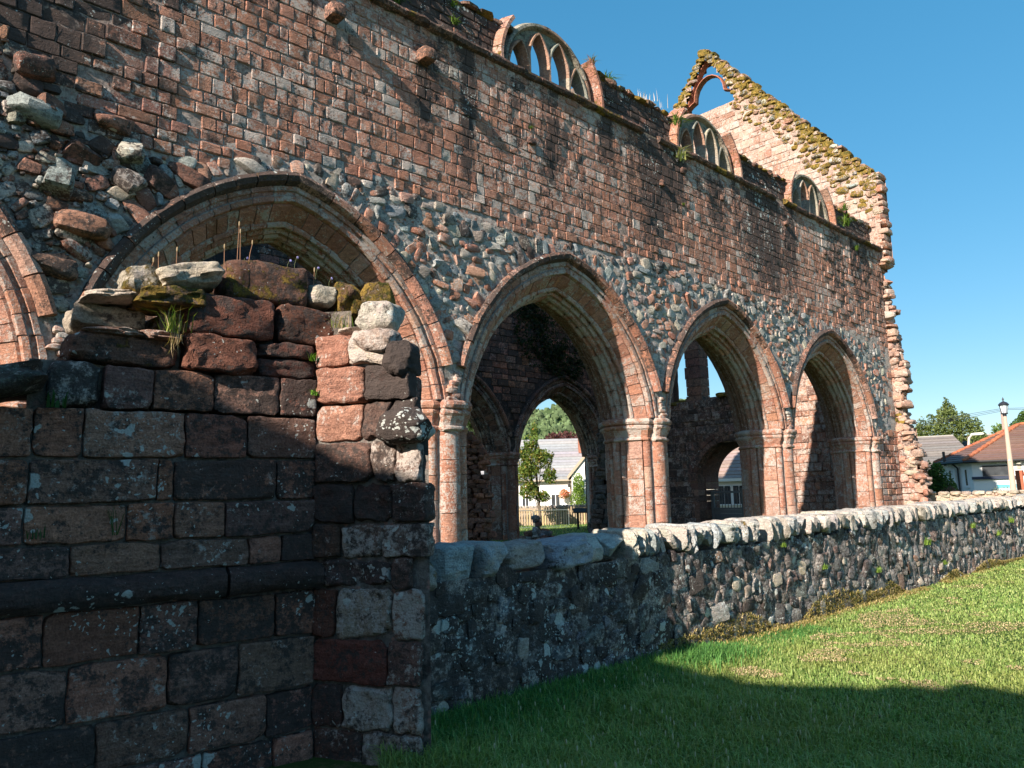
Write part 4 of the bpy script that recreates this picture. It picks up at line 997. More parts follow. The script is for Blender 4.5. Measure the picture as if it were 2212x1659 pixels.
# upper blocks of the long face, each its own shape
up_blocks = [ # s_left, s_right, z0, z1, proud, palette colour, fx, k
 (.60, .03, 2.905, 3.175, -.03, (.17, .09, .065), (.45, .12, .45, .42), 10), (.83, .29, 2.635, 2.90, .04, (.17, .075, .055), (.42, .08, .35, .12), 12), (.275, -.15, 2.63, 2.895, .01, (.15, .07, .05), (.45, .1, .58, .2), 11),
 (.855, .405, 2.405, 2.635, .05, (.19, .085, .06), (.36, .08, .35, .08), 12), (.395, -.0, 2.53, 2.625, .02, (.15, .07, .055), (.5, .1, .3, .1), 10), (.395, .0, 2.405, 2.525, .0, (.13, .06, .05), (.5, .1, .3, .15), 10),
 (1.46, .87, 2.415, 2.585, -.01, (.22, .12, .09), (.42, .2, .5, .35), 8), (1.42, 1.02, 2.65, 2.80, -.18, (.42, .37, .30), (.3, .3, .4, .34), 9), (1.0, .84, 2.62, 2.78, -.2, (.2, .13, .1), (.3, .4, .5, .4), 5),
 (.03, -.17, 2.92, 3.08, -.02, (.40, .37, .31), (.15, .3, .3, .2), 5), (1.55, 1.28, 2.15, 2.41, -.01, (.1, .095, .09), (.5, .45, .3, .1), 9), (1.27, 1.01, 2.17, 2.38, -.02, (.17, .15, .13), (.4, .45, .4, .1), 5)]
for (a, b_, za, zb, pr, col, fxv, k) in up_blocks:
    S.append(hiblock(FR1, -a+.006, -b_-.006, za, zb, pr, .42, jit(col, .05), fxv, k=k, amp=.028, ts=T9, skew=random.uniform(-.03, .03)))
# pale cap slab, mossy lump, loose slabs behind
def capstone(s, z, n, rad, tilt, col, fxv, k=6, amp=.24):
    c = FR1.w([[-s, z, n]])[0]; A = np.array([FR1.u*math.cos(tilt)+np.array([0, 0, math.sin(tilt)]), -FR1.u*math.sin(tilt)+np.array([0, 0, math.cos(tilt)]), FR1.n]); A = A[[0, 1, 2]]
    S.append(blob(c, rad, A, k, T9, amp, col, fxv, 1.8))
capstone(.83, 2.99, -.12, (.19, .075, .2), .28, (.46, .41, .33, 1), (.28, .3, .35, .15), 5)
capstone(1.06, 2.93, -.15, (.12, .09, .18), .1, (.36, .33, .27, 1), (.1, .3, .4, .46))
capstone(.93, 2.84, -.12, (.2, .06, .2), .1, (.2, .14, .1, 1), (.3, .2, .3, .52))
capstone(1.22, 2.83, -.2, (.16, .035, .2), .15, (.5, .43, .36, 1), (.25, .3, .3, .2))
capstone(.98, 2.60, -.12, (.14, .028, .16), -.03, (.3, .19, .15, 1), (.2, .4, .4, .2), 5)
capstone(1.22, 2.60, -.13, (.17, .022, .16), .03, (.3, .19, .15, 1), (.2, .4, .4, .2), 5)
capstone(1.15, 2.5, -.35, (.3, .1, .2), .05, (.2, .12, .1, 1), (.3, .3, .3, .2))
capstone(-.27, 2.99, -.15, (.12, .12, .16), -.2, (.2, .12, .08, 1), (.3, .2, .45, .56))
capstone(1.80, 2.27, -.1, (.24, .09, .3), .22, (.12, .13, .11, 1), (.55, .35, .3, .35), 5)
capstone(2.15, 2.1, -.1, (.3, .14, .3), .1, (.14, .1, .09, 1), (.5, .2, .3, .3), 5)
capstone(.5, 2.9, -.55, (.5, .2, .25), 0, (.2, .13, .1, 1), (.4, .2, .4, .5), 5)
# right-hand face
rowsR = [ # z0,z1,edges s, (col,fx,k) list
 (2.475, 2.70, [0, .26, .56], [((.33, .16, .115), (.25, .25, .2, .1), 7), ((.5, .42, .36), (.1, .6, .35, .15), 4)]),
 (2.235, 2.47, [0, .37, .70], [((.32, .165, .12), (.25, .28, .45, .2), 10), ((.09, .06, .055), (.75, .1, .5, 0), 7)]),
 (1.98, 2.225, [0, .36, .56, .74], [((.34, .18, .13), (.22, .3, .25, .1), 12), ((.14, .09, .075), (.45, .2, .3, 0), 5), ((.07, .06, .06), (.8, .1, .85, 0), 6)]),
 (1.71, 1.97, [0, .44, .62, .80], [((.17, .10, .08), (.5, .2, .5, 0), 8), ((.2, .15, .13), (.45, .45, .4, 0), 4), ((.2, .14, .12), (.35, .65, .4, 0), 5)]),
 (1.45, 1.70, [0, .30, .58, .84], [((.12, .07, .06), (.6, .15, .35, 0), 12), ((.12, .07, .06), (.6, .2, .3, 0), 5), ((.13, .08, .07), (.5, .3, .6, 0), 7)]),
 (1.24, 1.44, [0, .20, .52, .84], [((.14, .08, .06), (.45, .25, .2, 0), 12), ((.24, .16, .13), (.42, .52, .55, 0), 6), ((.2, .14, .12), (.45, .5, .7, 0), 8)]),
 (1.05, 1.23, [0, .58, .72], [((.12, .08, .075), (.5, .35, .65, 0), 6), ((.2, .12, .1), (.4, .3, .4, 0), 7)]),
 (.745, 1.04, [0, .17, .60, .80], [((.17, .075, .055), (.4, .2, .3, 0), 14), ((.38, .32, .26), (.36, .5, .5, 0), 4), ((.3, .17, .13), (.25, .62, .6, 0), 7)]),
 (.47, .735, [0, .55, .78], [((.19, .07, .055), (.35, .12, .3, 0), 12), ((.2, .11, .09), (.4, .35, .6, 0), 7)]),
 (.20, .46, [0, .22, .58, .80], [((.13, .07, .06), (.5, .2, .5, 0), 12), ((.36, .31, .26), (.36, .55, .6, 0), 4), ((.32, .22, .18), (.38, .55, .6, 0), 6)]),
 (-.1, .19, [0, .36, .80], [((.14, .075, .06), (.45, .3, .4, 0), 10), ((.32, .26, .22), (.4, .5, .5, .1), 5)])]
for za, zb, ed, cs in rowsR:
    for (a, b_), (col, fxv, k) in zip(zip(ed[:-1], ed[1:]), cs):
        last = b_ == ed[-1]
        S.append(hiblock(FR2, a*.96+.002, b_*.96-.002, za+.002, zb-.002, .02+random.uniform(-.015, .02), .13 if last else .38, jit(col, .05), fxv, k=max(k*1.8, 9), amp=.024 if k > 6 else .04, skew=random.uniform(-.02, .02)))
for s, z, n, rad, col, fxv in ((.42, 2.79, -.12, (.14, .12, .14), (.42, .40, .35, 1), (.28, .35, .4, .12)), (.25, 2.72, -.1, (.12, .025, .12), (.5, .42, .36, 1), (.1, .4, .3, .1)), (.66, 2.06, .03, (.17, .11, .14), (.08, .07, .065, 1), (.75, .1, .9, 0)), (.45, 2.62, .0, (.14, .08, .1), (.36, .28, .24, 1), (.35, .5, .4, .1)),
                               (.60, 2.5, -.06, (.1, .12, .14), (.07, .055, .05, 1), (.8, .1, .4, 0)), (.35, 2.98, -.22, (.1, .1, .12), (.2, .14, .08, 1), (.3, .2, .35, .56))):
    c = FR2.w([[s, z, n]])[0]; S.append(blob(c, rad, np.array([FR2.u, [0, 0, 1.], FR2.n]), 3.5, T9, .2, col, fxv, 1.8))
E_ = Cc+d2*.83
for zz in np.arange(0, 2.2, .24):   # return of the broken end, towards the boundary wall
    S.append(blob((E_[0]-.01, E_[1]+.52, zz+.12), (.08, .32, .13), rotz(.15), 5, T5, .16, pick(RB, .2), (.5, .3, .5, 0)))
emit(S, 'stone', ST, ruin, 200, True)
def inset(p, q): return p
core = [tuple(Cc+d1*3.6+np.array([0, .012])), tuple(Cc+np.array([.0, .03])), tuple(E_+np.array([.0, .035])), tuple(E_+np.array([.0, .75])), (3.0, 5.6), (-1., 5.9)]
V = np.array([(x, y, zz) for zz in (-.2, 1.9) for x, y in core])
obj('wall_core', prism(core, -.2, 2.0, (.20, .185, .17, 1), (.36, 0, 0, 0)), MO, ruin)
core2 = [tuple(Cc+d1*1.62+np.array([0, .09])), tuple(Cc+np.array([.0, .12])), tuple(Cc+d2*.5+np.array([.05, .15])), (3.0, 5.3), (1.1, 5.5)]
obj('wall_core', prism(core2, 1.95, 2.42, (.24, .21, .185, 1), (.4, 0, 0, 0)), MO, ruin)
core3 = [tuple(Cc+d1*.95+np.array([0, .12])), tuple(Cc+np.array([.0, .12])), tuple(Cc+d2*.3+np.array([.05, .15])), (2.9, 5.1), (1.8, 5.2)]
obj('wall_core', prism(core3, 2.4, 2.88, (.22, .19, .165, 1), (.4, 0, 0, .3)), MO, ruin)

# ------------------------------------------------------------------ unseen masonry added left of the view, sized to shade foreground and nave
def bigwall(name, label, x0, x1, y0, y1, z1, tops=None):
    t = thing(name, label, 'wall', ((x0+x1)/2, (y0+y1)/2, 0)); n = 40; V = []; 
    tf = tops or (lambda y: z1); ys = np.linspace(y0, y1, 25)
    V = [(x, y, z) for y in ys for x, z in ((x0, -.2), (x1, -.2), (x1, tf(y)), (x0, tf(y)))]; Fs = [(i*4+a, i*4+(a+1) % 4, i*4+4+(a+1) % 4, i*4+4+a) for i in range(24) for a in range(4)]+[(0, 1, 2, 3)[::-1], (96, 97, 98, 99)]
    obj('wall_body', Geo(V, Fs, (.26, .14, .10, 1), (.3, .3, .3, .1)), ST, t)
    S = []
    for k in range(n): 
        y = y0+(y1-y0)*(k+.5)/n; S.append(blob(((x0+x1)/2, y, tf(y)), ((x1-x0)/2*1.02, (y1-y0)/n*.55, random.uniform(.1, .22)), None, 5, T2, .2, pick(DULL, .2), (.3, .3, .3, .3)))
    obj('coping', join(S), ST, t, True)
bigwall('shade_wall', 'unseen sandstone wall added outside the picture to the left to shade the foreground', -7.2, -6.0, -14, 4.15, 6.75, lambda y: 6.7+.34*min(max(0, 1.7-y), 5.5)-.3*max(0, -3.8-y))
bigwall('shade_tower', 'unseen square sandstone tower added outside the picture to shade the nave interior', -15, -8, 8.4, 17.6, 28.3)

# ------------------------------------------------------------------ LOW WALL at right
lw = thing('low_wall', 'low pale sandstone rubble wall running right from the broken abbey corner', 'stone wall', (28, 7, 0)); S = []
FL = Frame((26.5, 9.3, 0), (.28, -.96, 0), (-.96, -.28, 0))
obj('mortar_bed', mortar_sheet(FL, -.3, 12, -.1, 1.28, .1, lambda U, Z: Z > -1, .03, -.02, (.45, .37, .29, 1)), MO, lw, True)
obj('wall_core', Geo(FL.w(np.array([[-.3, -.2, -.03], [12, -.2, -.03], [12, 1.25, -.03], [-.3, 1.25, -.03], [-.3, -.2, -.45], [12, -.2, -.45], [12, 1.25, -.45], [-.3, 1.25, -.45]])), [(0, 1, 2, 3), (7, 6, 5, 4), (3, 2, 6, 7), (1, 5, 6, 2), (0, 3, 7, 4)], (.4, .33, .26, 1)), MO, lw)
for t in darts(-.3, 12, 0, 1.3, lambda u, z: 0., [(.14, .22, .8), (.09, .14, .8), (.04, .08, .9)], [800, 3000, 3000], 31):
    dep = .07; S.append(cobble(FL, t, dep, pick([(.5, .42, .32), (.45, .36, .28), (.52, .34, .26), (.42, .38, .3)], .15), (.05, .3, .3, .12), 3.5, T2, .18, sink=.03))
u = -.3
while u < 12:
    wd = random.uniform(.2, .42); S.append(blob(FL.w([[u+wd/2, 1.33, -.2]])[0], (wd/2, .28, .07), np.array([FL.u, FL.n, [0, 0, 1.]]), 4, T3, .15, pick([(.5, .42, .32), (.46, .38, .3)], .15), (.05, .3, .3, .2))); u += wd*.98
emit(S, 'rubble_stone', ST, lw, 250, True, 'rubble')

# ------------------------------------------------------------------ GRASS
def blades(P, h, w_, pal, lean, seed=0, stray=.0):
    rn = np.random.default_rng(seed); n = len(P); a = rn.uniform(0, 2*math.pi, n); d = np.stack([np.cos(a), np.sin(a), a*0], 1); s = np.stack([-np.sin(a), np.cos(a), a*0], 1)
    h = np.broadcast_to(h, n)*rn.uniform(.55, 1.35, n); w_ = np.broadcast_to(w_, n)*rn.uniform(.7, 1.3, n); le = rn.uniform(.1, 1, n)*np.broadcast_to(lean, n); Z = np.array([0, 0, 1.])
    b0 = P-s*w_[:, None]; b1 = P+s*w_[:, None]; mid = P+d*(h*le*.35)[:, None]+Z*(h*.6)[:, None]; m0 = mid-s*(w_*.7)[:, None]; m1 = mid+s*(w_*.7)[:, None]
    tip = P+d*(h*le)[:, None]+Z*(h*(1-.35*le))[:, None]
    V = np.stack([b0, b1, m1, m0, tip], 1).reshape(-1, 3); i = np.arange(n)*5
    pal = np.array(pal); k = rn.integers(0, len(pal), n); col = pal[k]*rn.uniform(.75, 1.3, (n, 1)); col = np.repeat(np.concatenate([col, np.ones((n, 1))], 1), 5, 0)
    g = Geo(V, [], col); g.F = [tuple(q) for q in np.stack([i, i+1, i+2, i+3], 1).tolist()]+[tuple(q) for q in np.stack([i+3, i+2, i+4], 1).tolist()]
    return g
def lawn(n, dist0, dist1, h, w_, seed):
    rn = np.random.default_rng(seed); out = []; got = 0
    while got < n:
        r_ = np.exp(rn.uniform(math.log(dist0), math.log(dist1), n)); th = rn.uniform(R(8), R(56), n); x = r_*np.cos(th); y = r_*np.sin(th); k = (y < YB-.02) & (y > -6)
        P = np.stack([x[k], y[k], .006*x[k]], 1); out.append(P); got += len(P)
    P = np.concatenate(out)[:n]; return P
LG = [(.15, .26, .065), (.20, .33, .085), (.28, .39, .11), (.38, .44, .17)]
P = lawn(175000, 3.2, 30, 0, 0, 1)
hay = .95*vn(P+9, 2.6, 3)-.24+sum(a*np.exp(-((P[:, 0]-x)/sx)**2-((P[:, 1]-y)/sy)**2) for x, y, sx, sy, a in ((7.3, 3.35, 1.3, .5, .62), (7.0, 2.5, .9, .5, .5), (9.3, 3.6, 1.6, .45, .55), (9.5, 2.6, 1.6, .5, .42), (12.5, 3.8, 2.5, .4, .42), (12, 2.4, 2.5, .8, .25), (8.3, 1.6, 1, .3, .35), (5.6, 3.9, .7, .3, .3))) ; near = np.clip((YB-P[:, 1])/.9, 0, 1); dst = np.hypot(P[:, 0], P[:, 1])
tuft = np.clip(1-near, 0, 1)*np.clip((8.2-P[:, 0])/3, 0, 1)
hgt = (.032+.08*tuft+.085*np.clip(vn(P, 1.6, 2)+.15, 0, 1)*np.clip((7.0-P[:, 0])/2, .15, 1)+.035*np.clip((6.4-P[:, 0])/2, 0, 1))*np.where(hay > .42, .6, 1)
g1 = blades(P, hgt, .0019+.00042*dst, LG, 1.25, 2)
pt_ = np.repeat(np.clip(.5+.9*vn(P, .9, 2)+.5*vn(P, 3.1, 2), 0, 1), 5)[:, None]; g1.c[:, :3] = g1.c[:, :3]*(1-.5*pt_)+np.array([.30, .30, .085])*.5*pt_
Ph = P[hay > .42]; Ph = Ph+np.array([0, 0, .022]); g2 = blades(Ph, hgt[hay > .42]*.7, .0016+.00042*np.hypot(Ph[:, 0], Ph[:, 1]), [(.50, .38, .22), (.42, .32, .18), (.56, .45, .27), (.22, .26, .08)], 2.6, 3)
x_ = np.random.default_rng(5); n = 15000; Pt = np.stack([x_.uniform(3.1, 8.6, n), YB-.02-np.abs(x_.normal(0, .22, n)), np.zeros(n)], 1); Pt[:, 2] = Pt[:, 0]*.006
g3 = blades(Pt, .15*np.clip((7.6-Pt[:, 0])/1.2, .3, 1), .0042, [(.07, .19, .05), (.10, .25, .06), (.13, .28, .07)], 1.3, 4)
tag(obj('grass', join([g1, g2, g3]), GRASSM, kind='stuff'), 'mown green lawn with dry cuttings and longer tufts along the wall foot', 'grass')
n = 22000; Pm = np.stack([x_.uniform(6.0, 26, n), YB-.03-np.abs(x_.normal(0, .09, n)), np.zeros(n)], 1); hm = np.clip(.30*vn(Pm*np.array([1, 0, 0]), .9, 2)+.08, .0, .4)+.16*np.exp(-((Pm[:, 0]-7.3)/.9)**2)+.10*np.exp(-((Pm[:, 0]-9.6)/.7)**2); Pm[:, 2] = Pm[:, 0]*.006+x_.uniform(0, 1, n)**1.6*hm; keep = hm > .01; Pm[:, 1] = np.where(Pm[:, 2] > .1, YB-.02-np.abs(x_.normal(0, .008, n)), Pm[:, 1])
tag(obj('wall_foot_moss', blades(Pm[keep], .035, .005, [(.42, .32, .12), (.32, .25, .08), (.48, .38, .2), (.18, .18, .05)], 2.5, 8), GRASSM, kind='stuff'), 'yellow brown dry moss and straw creeping up the foot of the wall', 'moss')
# grass inside the nave and beyond (coarse)
n = 30000; rn = np.random.default_rng(12); Pn = np.stack([rn.uniform(14, 34, n), rn.uniform(11, 28, n), np.zeros(n)], 1); Pn[:, 2] = .006*Pn[:, 0]
tag(obj('inner_grass', blades(Pn, .05, .01, LG, .8, 13), GRASSM, kind='stuff'), 'short green grass inside and beyond the abbey', 'grass')

# ------------------------------------------------------------------ small plants
def tuft(loc, n, h, w_, pal, label, name='grass_tuft', cat='grass tuft', spread=.04, lean=1.1, group=None, dirn=None, seed=None):
    rn = np.random.default_rng(seed if seed is not None else int(abs(loc[0]*1000))); P = np.array(loc)+rn.normal(0, spread, (n, 3))*np.array([1, .5, .15])
    g = blades(P, h, w_, pal, lean, int(abs(loc[0]*77+loc[2]*31)))
    return tag(obj(name, g, GRASSM), label, cat, group)
YG = [(.16, .22, .04), (.22, .26, .06), (.10, .17, .03)]
DRY = [(.5, .38, .24), (.42, .30, .17), (.34, .25, .12)]
p = FR1.w([[-.92, 2.62, .04]])[0]; tuft(p, 46, .16, .0032, YG+DRY[:1], 'bright green grass tuft with pale roots on the ledge of the near ruin')
p = FR1.w([[-.92, 2.6, .06]])[0]
g = blades(np.array(p)+np.random.default_rng(4).normal(0, .02, (22, 3)), -.10, .0018, DRY, .5, 9); tag(obj('grass_roots', g, GRASSM), 'pale straw roots hanging below the grass tuft on the near ruin', 'roots')
p = FR2.w([[.16, 2.74, -.02]])[0]; tuft(p, 26, .11, .003, YG+DRY[:1], 'small grass tuft at the top of the inner corner of the near ruin')
p = FR2.w([[.0, 2.52, .05]])[0]; tuft(p, 12, .05, .006, [(.10, .2, .03)], 'tiny bright weed below the top block in the ruin corner', 'weed', 'weed', .015)
p = FR2.w([[.02, 2.29, .05]])[0]; tuft(p, 16, .045, .007, [(.12, .25, .03)], 'small green weed in the vertical joint of the near ruin', 'weed', 'weed', .012)
p = FR1.w([[-1.5, 2.14, .04]])[0]; tuft(p, 10, .09, .009, [(.05, .12, .03)], 'broad-leaved green weed on the left ledge of the near ruin', 'weed', 'weed', .04)
p = FR1.w([[-1.18, 1.44, .05]])[0]; tuft(p, 9, .17, .0035, [(.06, .11, .03)], 'thin willow-like weed growing from a joint in the dark near wall', 'weed', 'weed', .012)
p = FR1.w([[-1.56, 1.44, .05]])[0]; tuft(p, 12, .06, .004, [(.05, .10, .03)], 'small spiky weed in a joint near the left edge of the dark wall', 'weed', 'weed', .02)
for s, h, z in ((.99, .11, 3.0), (.89, .13, 3.03), (1.04, .07, 3.0), (.52, .24, 3.16), (.50, .19, 3.16), (.45, .13, 3.16), (.60, .09, 3.14), (.0, .12, 3.05)):
    b0 = FR1.w([[-s, z, -.08]])[0]; dx = random.uniform(-.03, .03); gp = thing('dry_stalk', {.99: 'dry grass stalk standing left of the pale cap slab', .89: 'tall dry stalk behind the pale cap slab of the near ruin', 1.04: 'shortest dry stalk at the left of the mossy lump', .52: 'tallest dry reddish stalk on the top block of the near ruin', .50: 'second tallest dry stalk beside the tallest on the top block', .45: 'branched dry stalk leaning right on the top block', .60: 'short thin stalk at the left end of the top block', .0: 'bending dry stalk above the right end of the top block'}[s], 'dry stalk', tuple(b0))
    obj('stem', tube([b0-[0, 0, .05], b0+[dx*.5, 0, h*.5], b0+[dx, 0, h]], [.0022, .002, .0014], 5, (.45, .25, .16, 1)), LEAF, gp); obj('seed_head', blob(b0+[dx, 0, h+.012], (.004, .004, .018), None, 2.2, T3, .1, (.55, .42, .28, 1)), LEAF, gp)
for k, (s, z, h) in enumerate(((.18, 3.13, .10), (.13, 3.12, .14), (-.02, 3.05, .16), (-.12, 3.05, .10), (.47, 3.17, .03))):
    b0 = FR1.w([[-s, z, -.1]])[0]; gp = thing('harebell', ['short harebell on the right end of the top mossy block', 'pale harebell standing right of the shorter one on the top block', 'tallest violet harebell above the pale end stone', 'violet harebell drooping furthest right over the ruin top', 'harebell flower lying low between the tall dry stalks'][k], 'flower', tuple(b0))
    obj('stem', tube([b0-[0, 0, .05], b0+[.004, 0, h*.6], b0+[.02, 0, h]], .0014, 5, (.18, .2, .1, 1)), LEAF, gp)
    obj('bell', blob(b0+[.026, 0, h-.004], (.008, .008, .010), None, 2.2, T3, .12, (.36, .34, .78, 1)), LEAF, gp)
# ferns, moss and grasses on the abbey
FERN = [(.10, .17, .03), (.16, .24, .04), (.07, .12, .02)]
for (x, z, y, sz, lab) in ((6.75, 9.65, YC-.02, .17, 'leafy green fern beside the first window jamb at the top edge'), (8.0, 9.8, YC-.02, .12, 'small fern growing low in the dark parapet left of the arched window'), (7.95, 10.1, YC-.02, .10, 'upper small fern just under the dark parapet coping'), (12.5, 10.45, YC+.2, .2, 'bushy green and yellow plants on the parapet right of the first window'),
                           (11.6, 10.42, YC-.1, .13, 'reddish fern clump on the broken right shoulder of the first window'), (14.6, 10.05, YC-.1, .25, 'bright green fern hanging beside the second window'), (23.0, 9.5, D-.15, .28, 'bright fern below the right end of the third window sill'), (24.2, 10.35, YC+.1, .25, 'green fern on the parapet near the gable end'),
                           (14.3, 9.05, D-.08, .25, 'flowering weed clump under the ledge left of the second window'), (23.8, 8.9, D-.05, .14, 'small fern on the wall face near the abbey corner'), (9.55, 8.25, D-.02, .05, 'tiny green weed in the middle of the stained masonry'), (14.4, 8.0, D-.02, .06, 'tiny weed in the streaked masonry under the second window')):
    pal = [(.35, .12, .05), (.12, .18, .03), (.28, .22, .06)] if 'reddish' in lab else FERN
    if 'flowering' in lab: pal = [(.30, .30, .10), (.14, .18, .05), (.45, .42, .5)]
    g = blades(np.array([x, y, z])+np.random.default_rng(int(x*10)).normal(0, sz*.25, (70, 3))*np.array([1, .4, .5]), sz, sz*.055, pal, 1.8, int(x*100)); tag(obj('fern', g, GRASSM), lab, 'fern')
rn = np.random.default_rng(44); n = 2600; xs = rn.uniform(LEFT, 25.5, n); k = np.array([not win_in(v, 10, 1.2) for v in xs]); xs = xs[k]
P = np.stack([xs, YC+rn.uniform(.0, .6, len(xs)), np.full(len(xs), 10.32)-(xs > 17)*.1], 1); den = vn(P*np.array([1, 0, 0]), 1.2, 2) > .05
tag(obj('parapet_grass', blades(P[den], .09, .006, [(.35, .30, .12), (.16, .19, .05), (.5, .42, .28)], .9, 45), GRASSM, kind='stuff'), 'thin dry grass growing along the parapet top', 'grass')
g = blades(np.array([13.95, YC+.3, 10.35])+rn.normal(0, 1, (160, 3))*np.array([.2, .15, .02]), .28, .006, [(.62, .52, .44), (.7, .6, .52)], .35, 46)
tag(obj('pale_grass_clump', g, GRASSM), 'pale feathery grass clump on the parapet left of the second window', 'grass tuft')
for k, (x, z, sz) in enumerate(((12.9, .7, .12), (9.4, .62, .07), (11.0, .45, .07), (17.5, .85, .11), (15.2, .85, .09), (16.6, .65, .1), (20.5, 1.0, .12), (13.6, .35, .08), (8.4, .95, .06))):
    lab = ['largest bright green fern halfway along the boundary wall', 'small green weed in the shade-edge part of the boundary wall', 'low weed near the wall foot left of the yellow moss', 'spiky green fern in the far part of the boundary wall', 'pair-leaf weed under the coping of the far boundary wall', 'pale weed among the small far wall stones', 'furthest green weed high on the boundary wall', 'weed just above the yellow moss of the boundary wall', 'tiny weed under the sunlit coping stones'][k]
    tuft((x, YB-.06, z), 60, sz, sz*.045, [(.16, .26, .04), (.22, .32, .06)], lab, 'weed', 'weed', sz*.35, 1.4)

# flowering grass stalks in the foreground grass
rn = np.random.default_rng(77); n = 260; P = np.stack([rn.uniform(3.0, 5.6, n), rn.uniform(2.2, 4.3, n), np.zeros(n)], 1)
g = blades(P, .2, .0016, [(.45, .46, .28), (.6, .55, .4)], .8, 78)
sh = join([blob(p+np.array([0, 0, .18*q]), (.005, .005, .017), None, 2, T2, .1, (.5, .5, .36, 1)) for p, q in zip(P[:110], rn.uniform(.6, 1.2, 110))])
tag(obj('seeding_grass', join([g, sh]), GRASSM, kind='stuff'), 'pale seed heads of uncut grass in the shaded foreground', 'grass')

# ------------------------------------------------------------------ BACKGROUND
def roof_rows(A, B, Cc_, Dd, n, th, col, name, parent, mat=SLATE, jx=0, pal=None):
    """lapped courses between eave A-B and ridge Dd-Cc_ (3D points)"""
    A, B, Cc_, Dd = map(lambda q: np.array(q, float), (A, B, Cc_, Dd)); nrm = np.cross(B-A, Dd-A); nrm /= np.linalg.norm(nrm)
    if nrm[2] < 0: nrm = -nrm
    gs = []
    for i in range(n):
        t0, t1 = i/n, (i+1.15)/n; t1 = min(t1, 1)
        a = A+(Dd-A)*t0; b = B+(Cc_-B)*t0; c = B+(Cc_-B)*t1; d = A+(Dd-A)*t1
        V = [a+nrm*th, b+nrm*th, c+nrm*.002, d+nrm*.002, a, b]; Fs = [(0, 1, 2, 3), (4, 5, 1, 0)]
        gs.append(Geo(V, Fs, jit(col, .16)))
    obj(name, join(gs), mat, parent)
cot = thing('white_cottage', 'white cottage with grey slate roof and red chimney seen through the second arch', 'cottage', (32, 30, 0))
O = np.array([30.4, 31.8, 0.]); e = np.array([.70, -.714, 0.]); bb = np.array([.714, .70, 0.])
def L3(s, b_, z): return O+e*s+bb*b_+np.array([0, 0, z])
def lbox(s0, s1, b0, b1, z0, z1, col): 
    V = [L3(s, b_, z) for z in (z0, z1) for b_ in (b0, b1) for s in (s0, s1)]
    return Geo(V, [(0, 2, 3, 1), (4, 5, 7, 6), (0, 1, 5, 4), (2, 6, 7, 3), (0, 4, 6, 2), (1, 3, 7, 5)], col)
WH = (.80, .80, .78, 1)
obj('wall', lbox(-3, 3.3, 0, 6, 0, 2.5, WH), PAINT, cot)
V = [L3(3.2, -.3, 0), L3(8.6, -.3, 0), L3(8.6, -.3, 2.7), L3(5.9, -.3, 5.85), L3(3.2, -.3, 2.7)]; V += [v+bb*6.5 for v in V]
obj('gable_wall', Geo(V, [(0, 1, 2, 3, 4)[::1], (9, 8, 7, 6, 5), (0, 4, 9, 5), (1, 6, 7, 2), (4, 3, 8, 9), (3, 2, 7, 8)], WH), PAINT, cot)
roof_rows(L3(-3.2, -.2, 2.42), L3(3.35, -.2, 2.42), L3(5.2, 3, 4.95), L3(-3.2, 3, 4.95), 15, .03, (.30, .30, .32, 1), 'roof', cot)
obj('roof_verge', join([Geo(np.array([L3(3.0, -.42, 2.45), L3(5.9, -.42, 5.85), L3(5.9, -.42, 6.0), L3(2.95, -.42, 2.6), L3(3.0, 6, 2.45), L3(5.9, 6, 5.85), L3(5.9, 6, 6.0), L3(2.95, 6, 2.6)]), [(0, 1, 2, 3), (7, 6, 5, 4), (3, 2, 6, 7), (0, 4, 5, 1)], (.45, .36, .27, 1))]), PAINT, cot)
obj('gutter', lbox(-3.2, 3.2, -.3, -.2, 2.36, 2.44, (.45, .38, .3, 1)), PAINT, cot)
ch = obj('chimney', lbox(3.75, 4.4, 1.7, 2.3, 4.0, 5.2, (.36, .17, .12, 1)), ST, cot); obj('chimney_cap', lbox(3.7, 4.45, 1.65, 2.35, 5.2, 5.3, (.38, .2, .15, 1)), ST, ch); obj('chimney_pot', tube([L3(4.05, 2, 5.3), L3(4.05, 2, 5.65)], .1, 8, (.32, .22, .2, 1)), PAINT, ch)
obj('chimney', lbox(4.9, 5.4, 2.6, 3.2, 4.4, 6.9, (.62, .42, .33, 1)), PAINT, cot)
def window(par, s0, s1, z0, z1, b_=0., fr=lbox, fc=(.8, .8, .8, 1)):
    f = obj('window', join([fr(s0-.06, s0, b_-.05, b_+.02, z0-.06, z1+.06, fc), fr(s1, s1+.06, b_-.05, b_+.02, z0-.06, z1+.06, fc), fr(s0, s1, b_-.05, b_+.02, z1, z1+.06, fc), fr(s0-.12, s1+.12, b_-.12, b_+.02, z0-.12, z0-.06, fc), fr((s0+s1)/2-.02, (s0+s1)/2+.02, b_-.04, b_+.0, z0-.06, z1, fc)]), PAINT, par)
    obj('pane', fr(s0, s1, b_-.02, b_-.01, z0-.06, z1, (.1, .1, .1, 1)), GLASS, f)
window(cot, .42, .74, 1.0, 1.55); window(cot, 2.05, 2.5, 1.02, 1.6); window(cot, 4.2, 5.0, .2, 1.85, -.3)
obj('downpipe', tube([L3(3.12, -.06, 0), L3(3.12, -.06, 2.4)], .035, 6, (.25, .2, .15, 1)), METAL, cot)
lt = thing('wall_lantern', 'small dark lantern on the cottage wall beside the climber', 'lantern', tuple(L3(3.1, -.2, 1.9)))
obj('lantern_body', blob(L3(3.05, -.2, 2.1), (.07, .07, .11), None, 4, T2, 0, (.04, .04, .04, 1)), METAL, lt); obj('bracket', tube([L3(3.05, 0, 2.25), L3(3.05, -.2, 2.25)], .012, 5, (.04, .04, .04, 1)), METAL, lt)
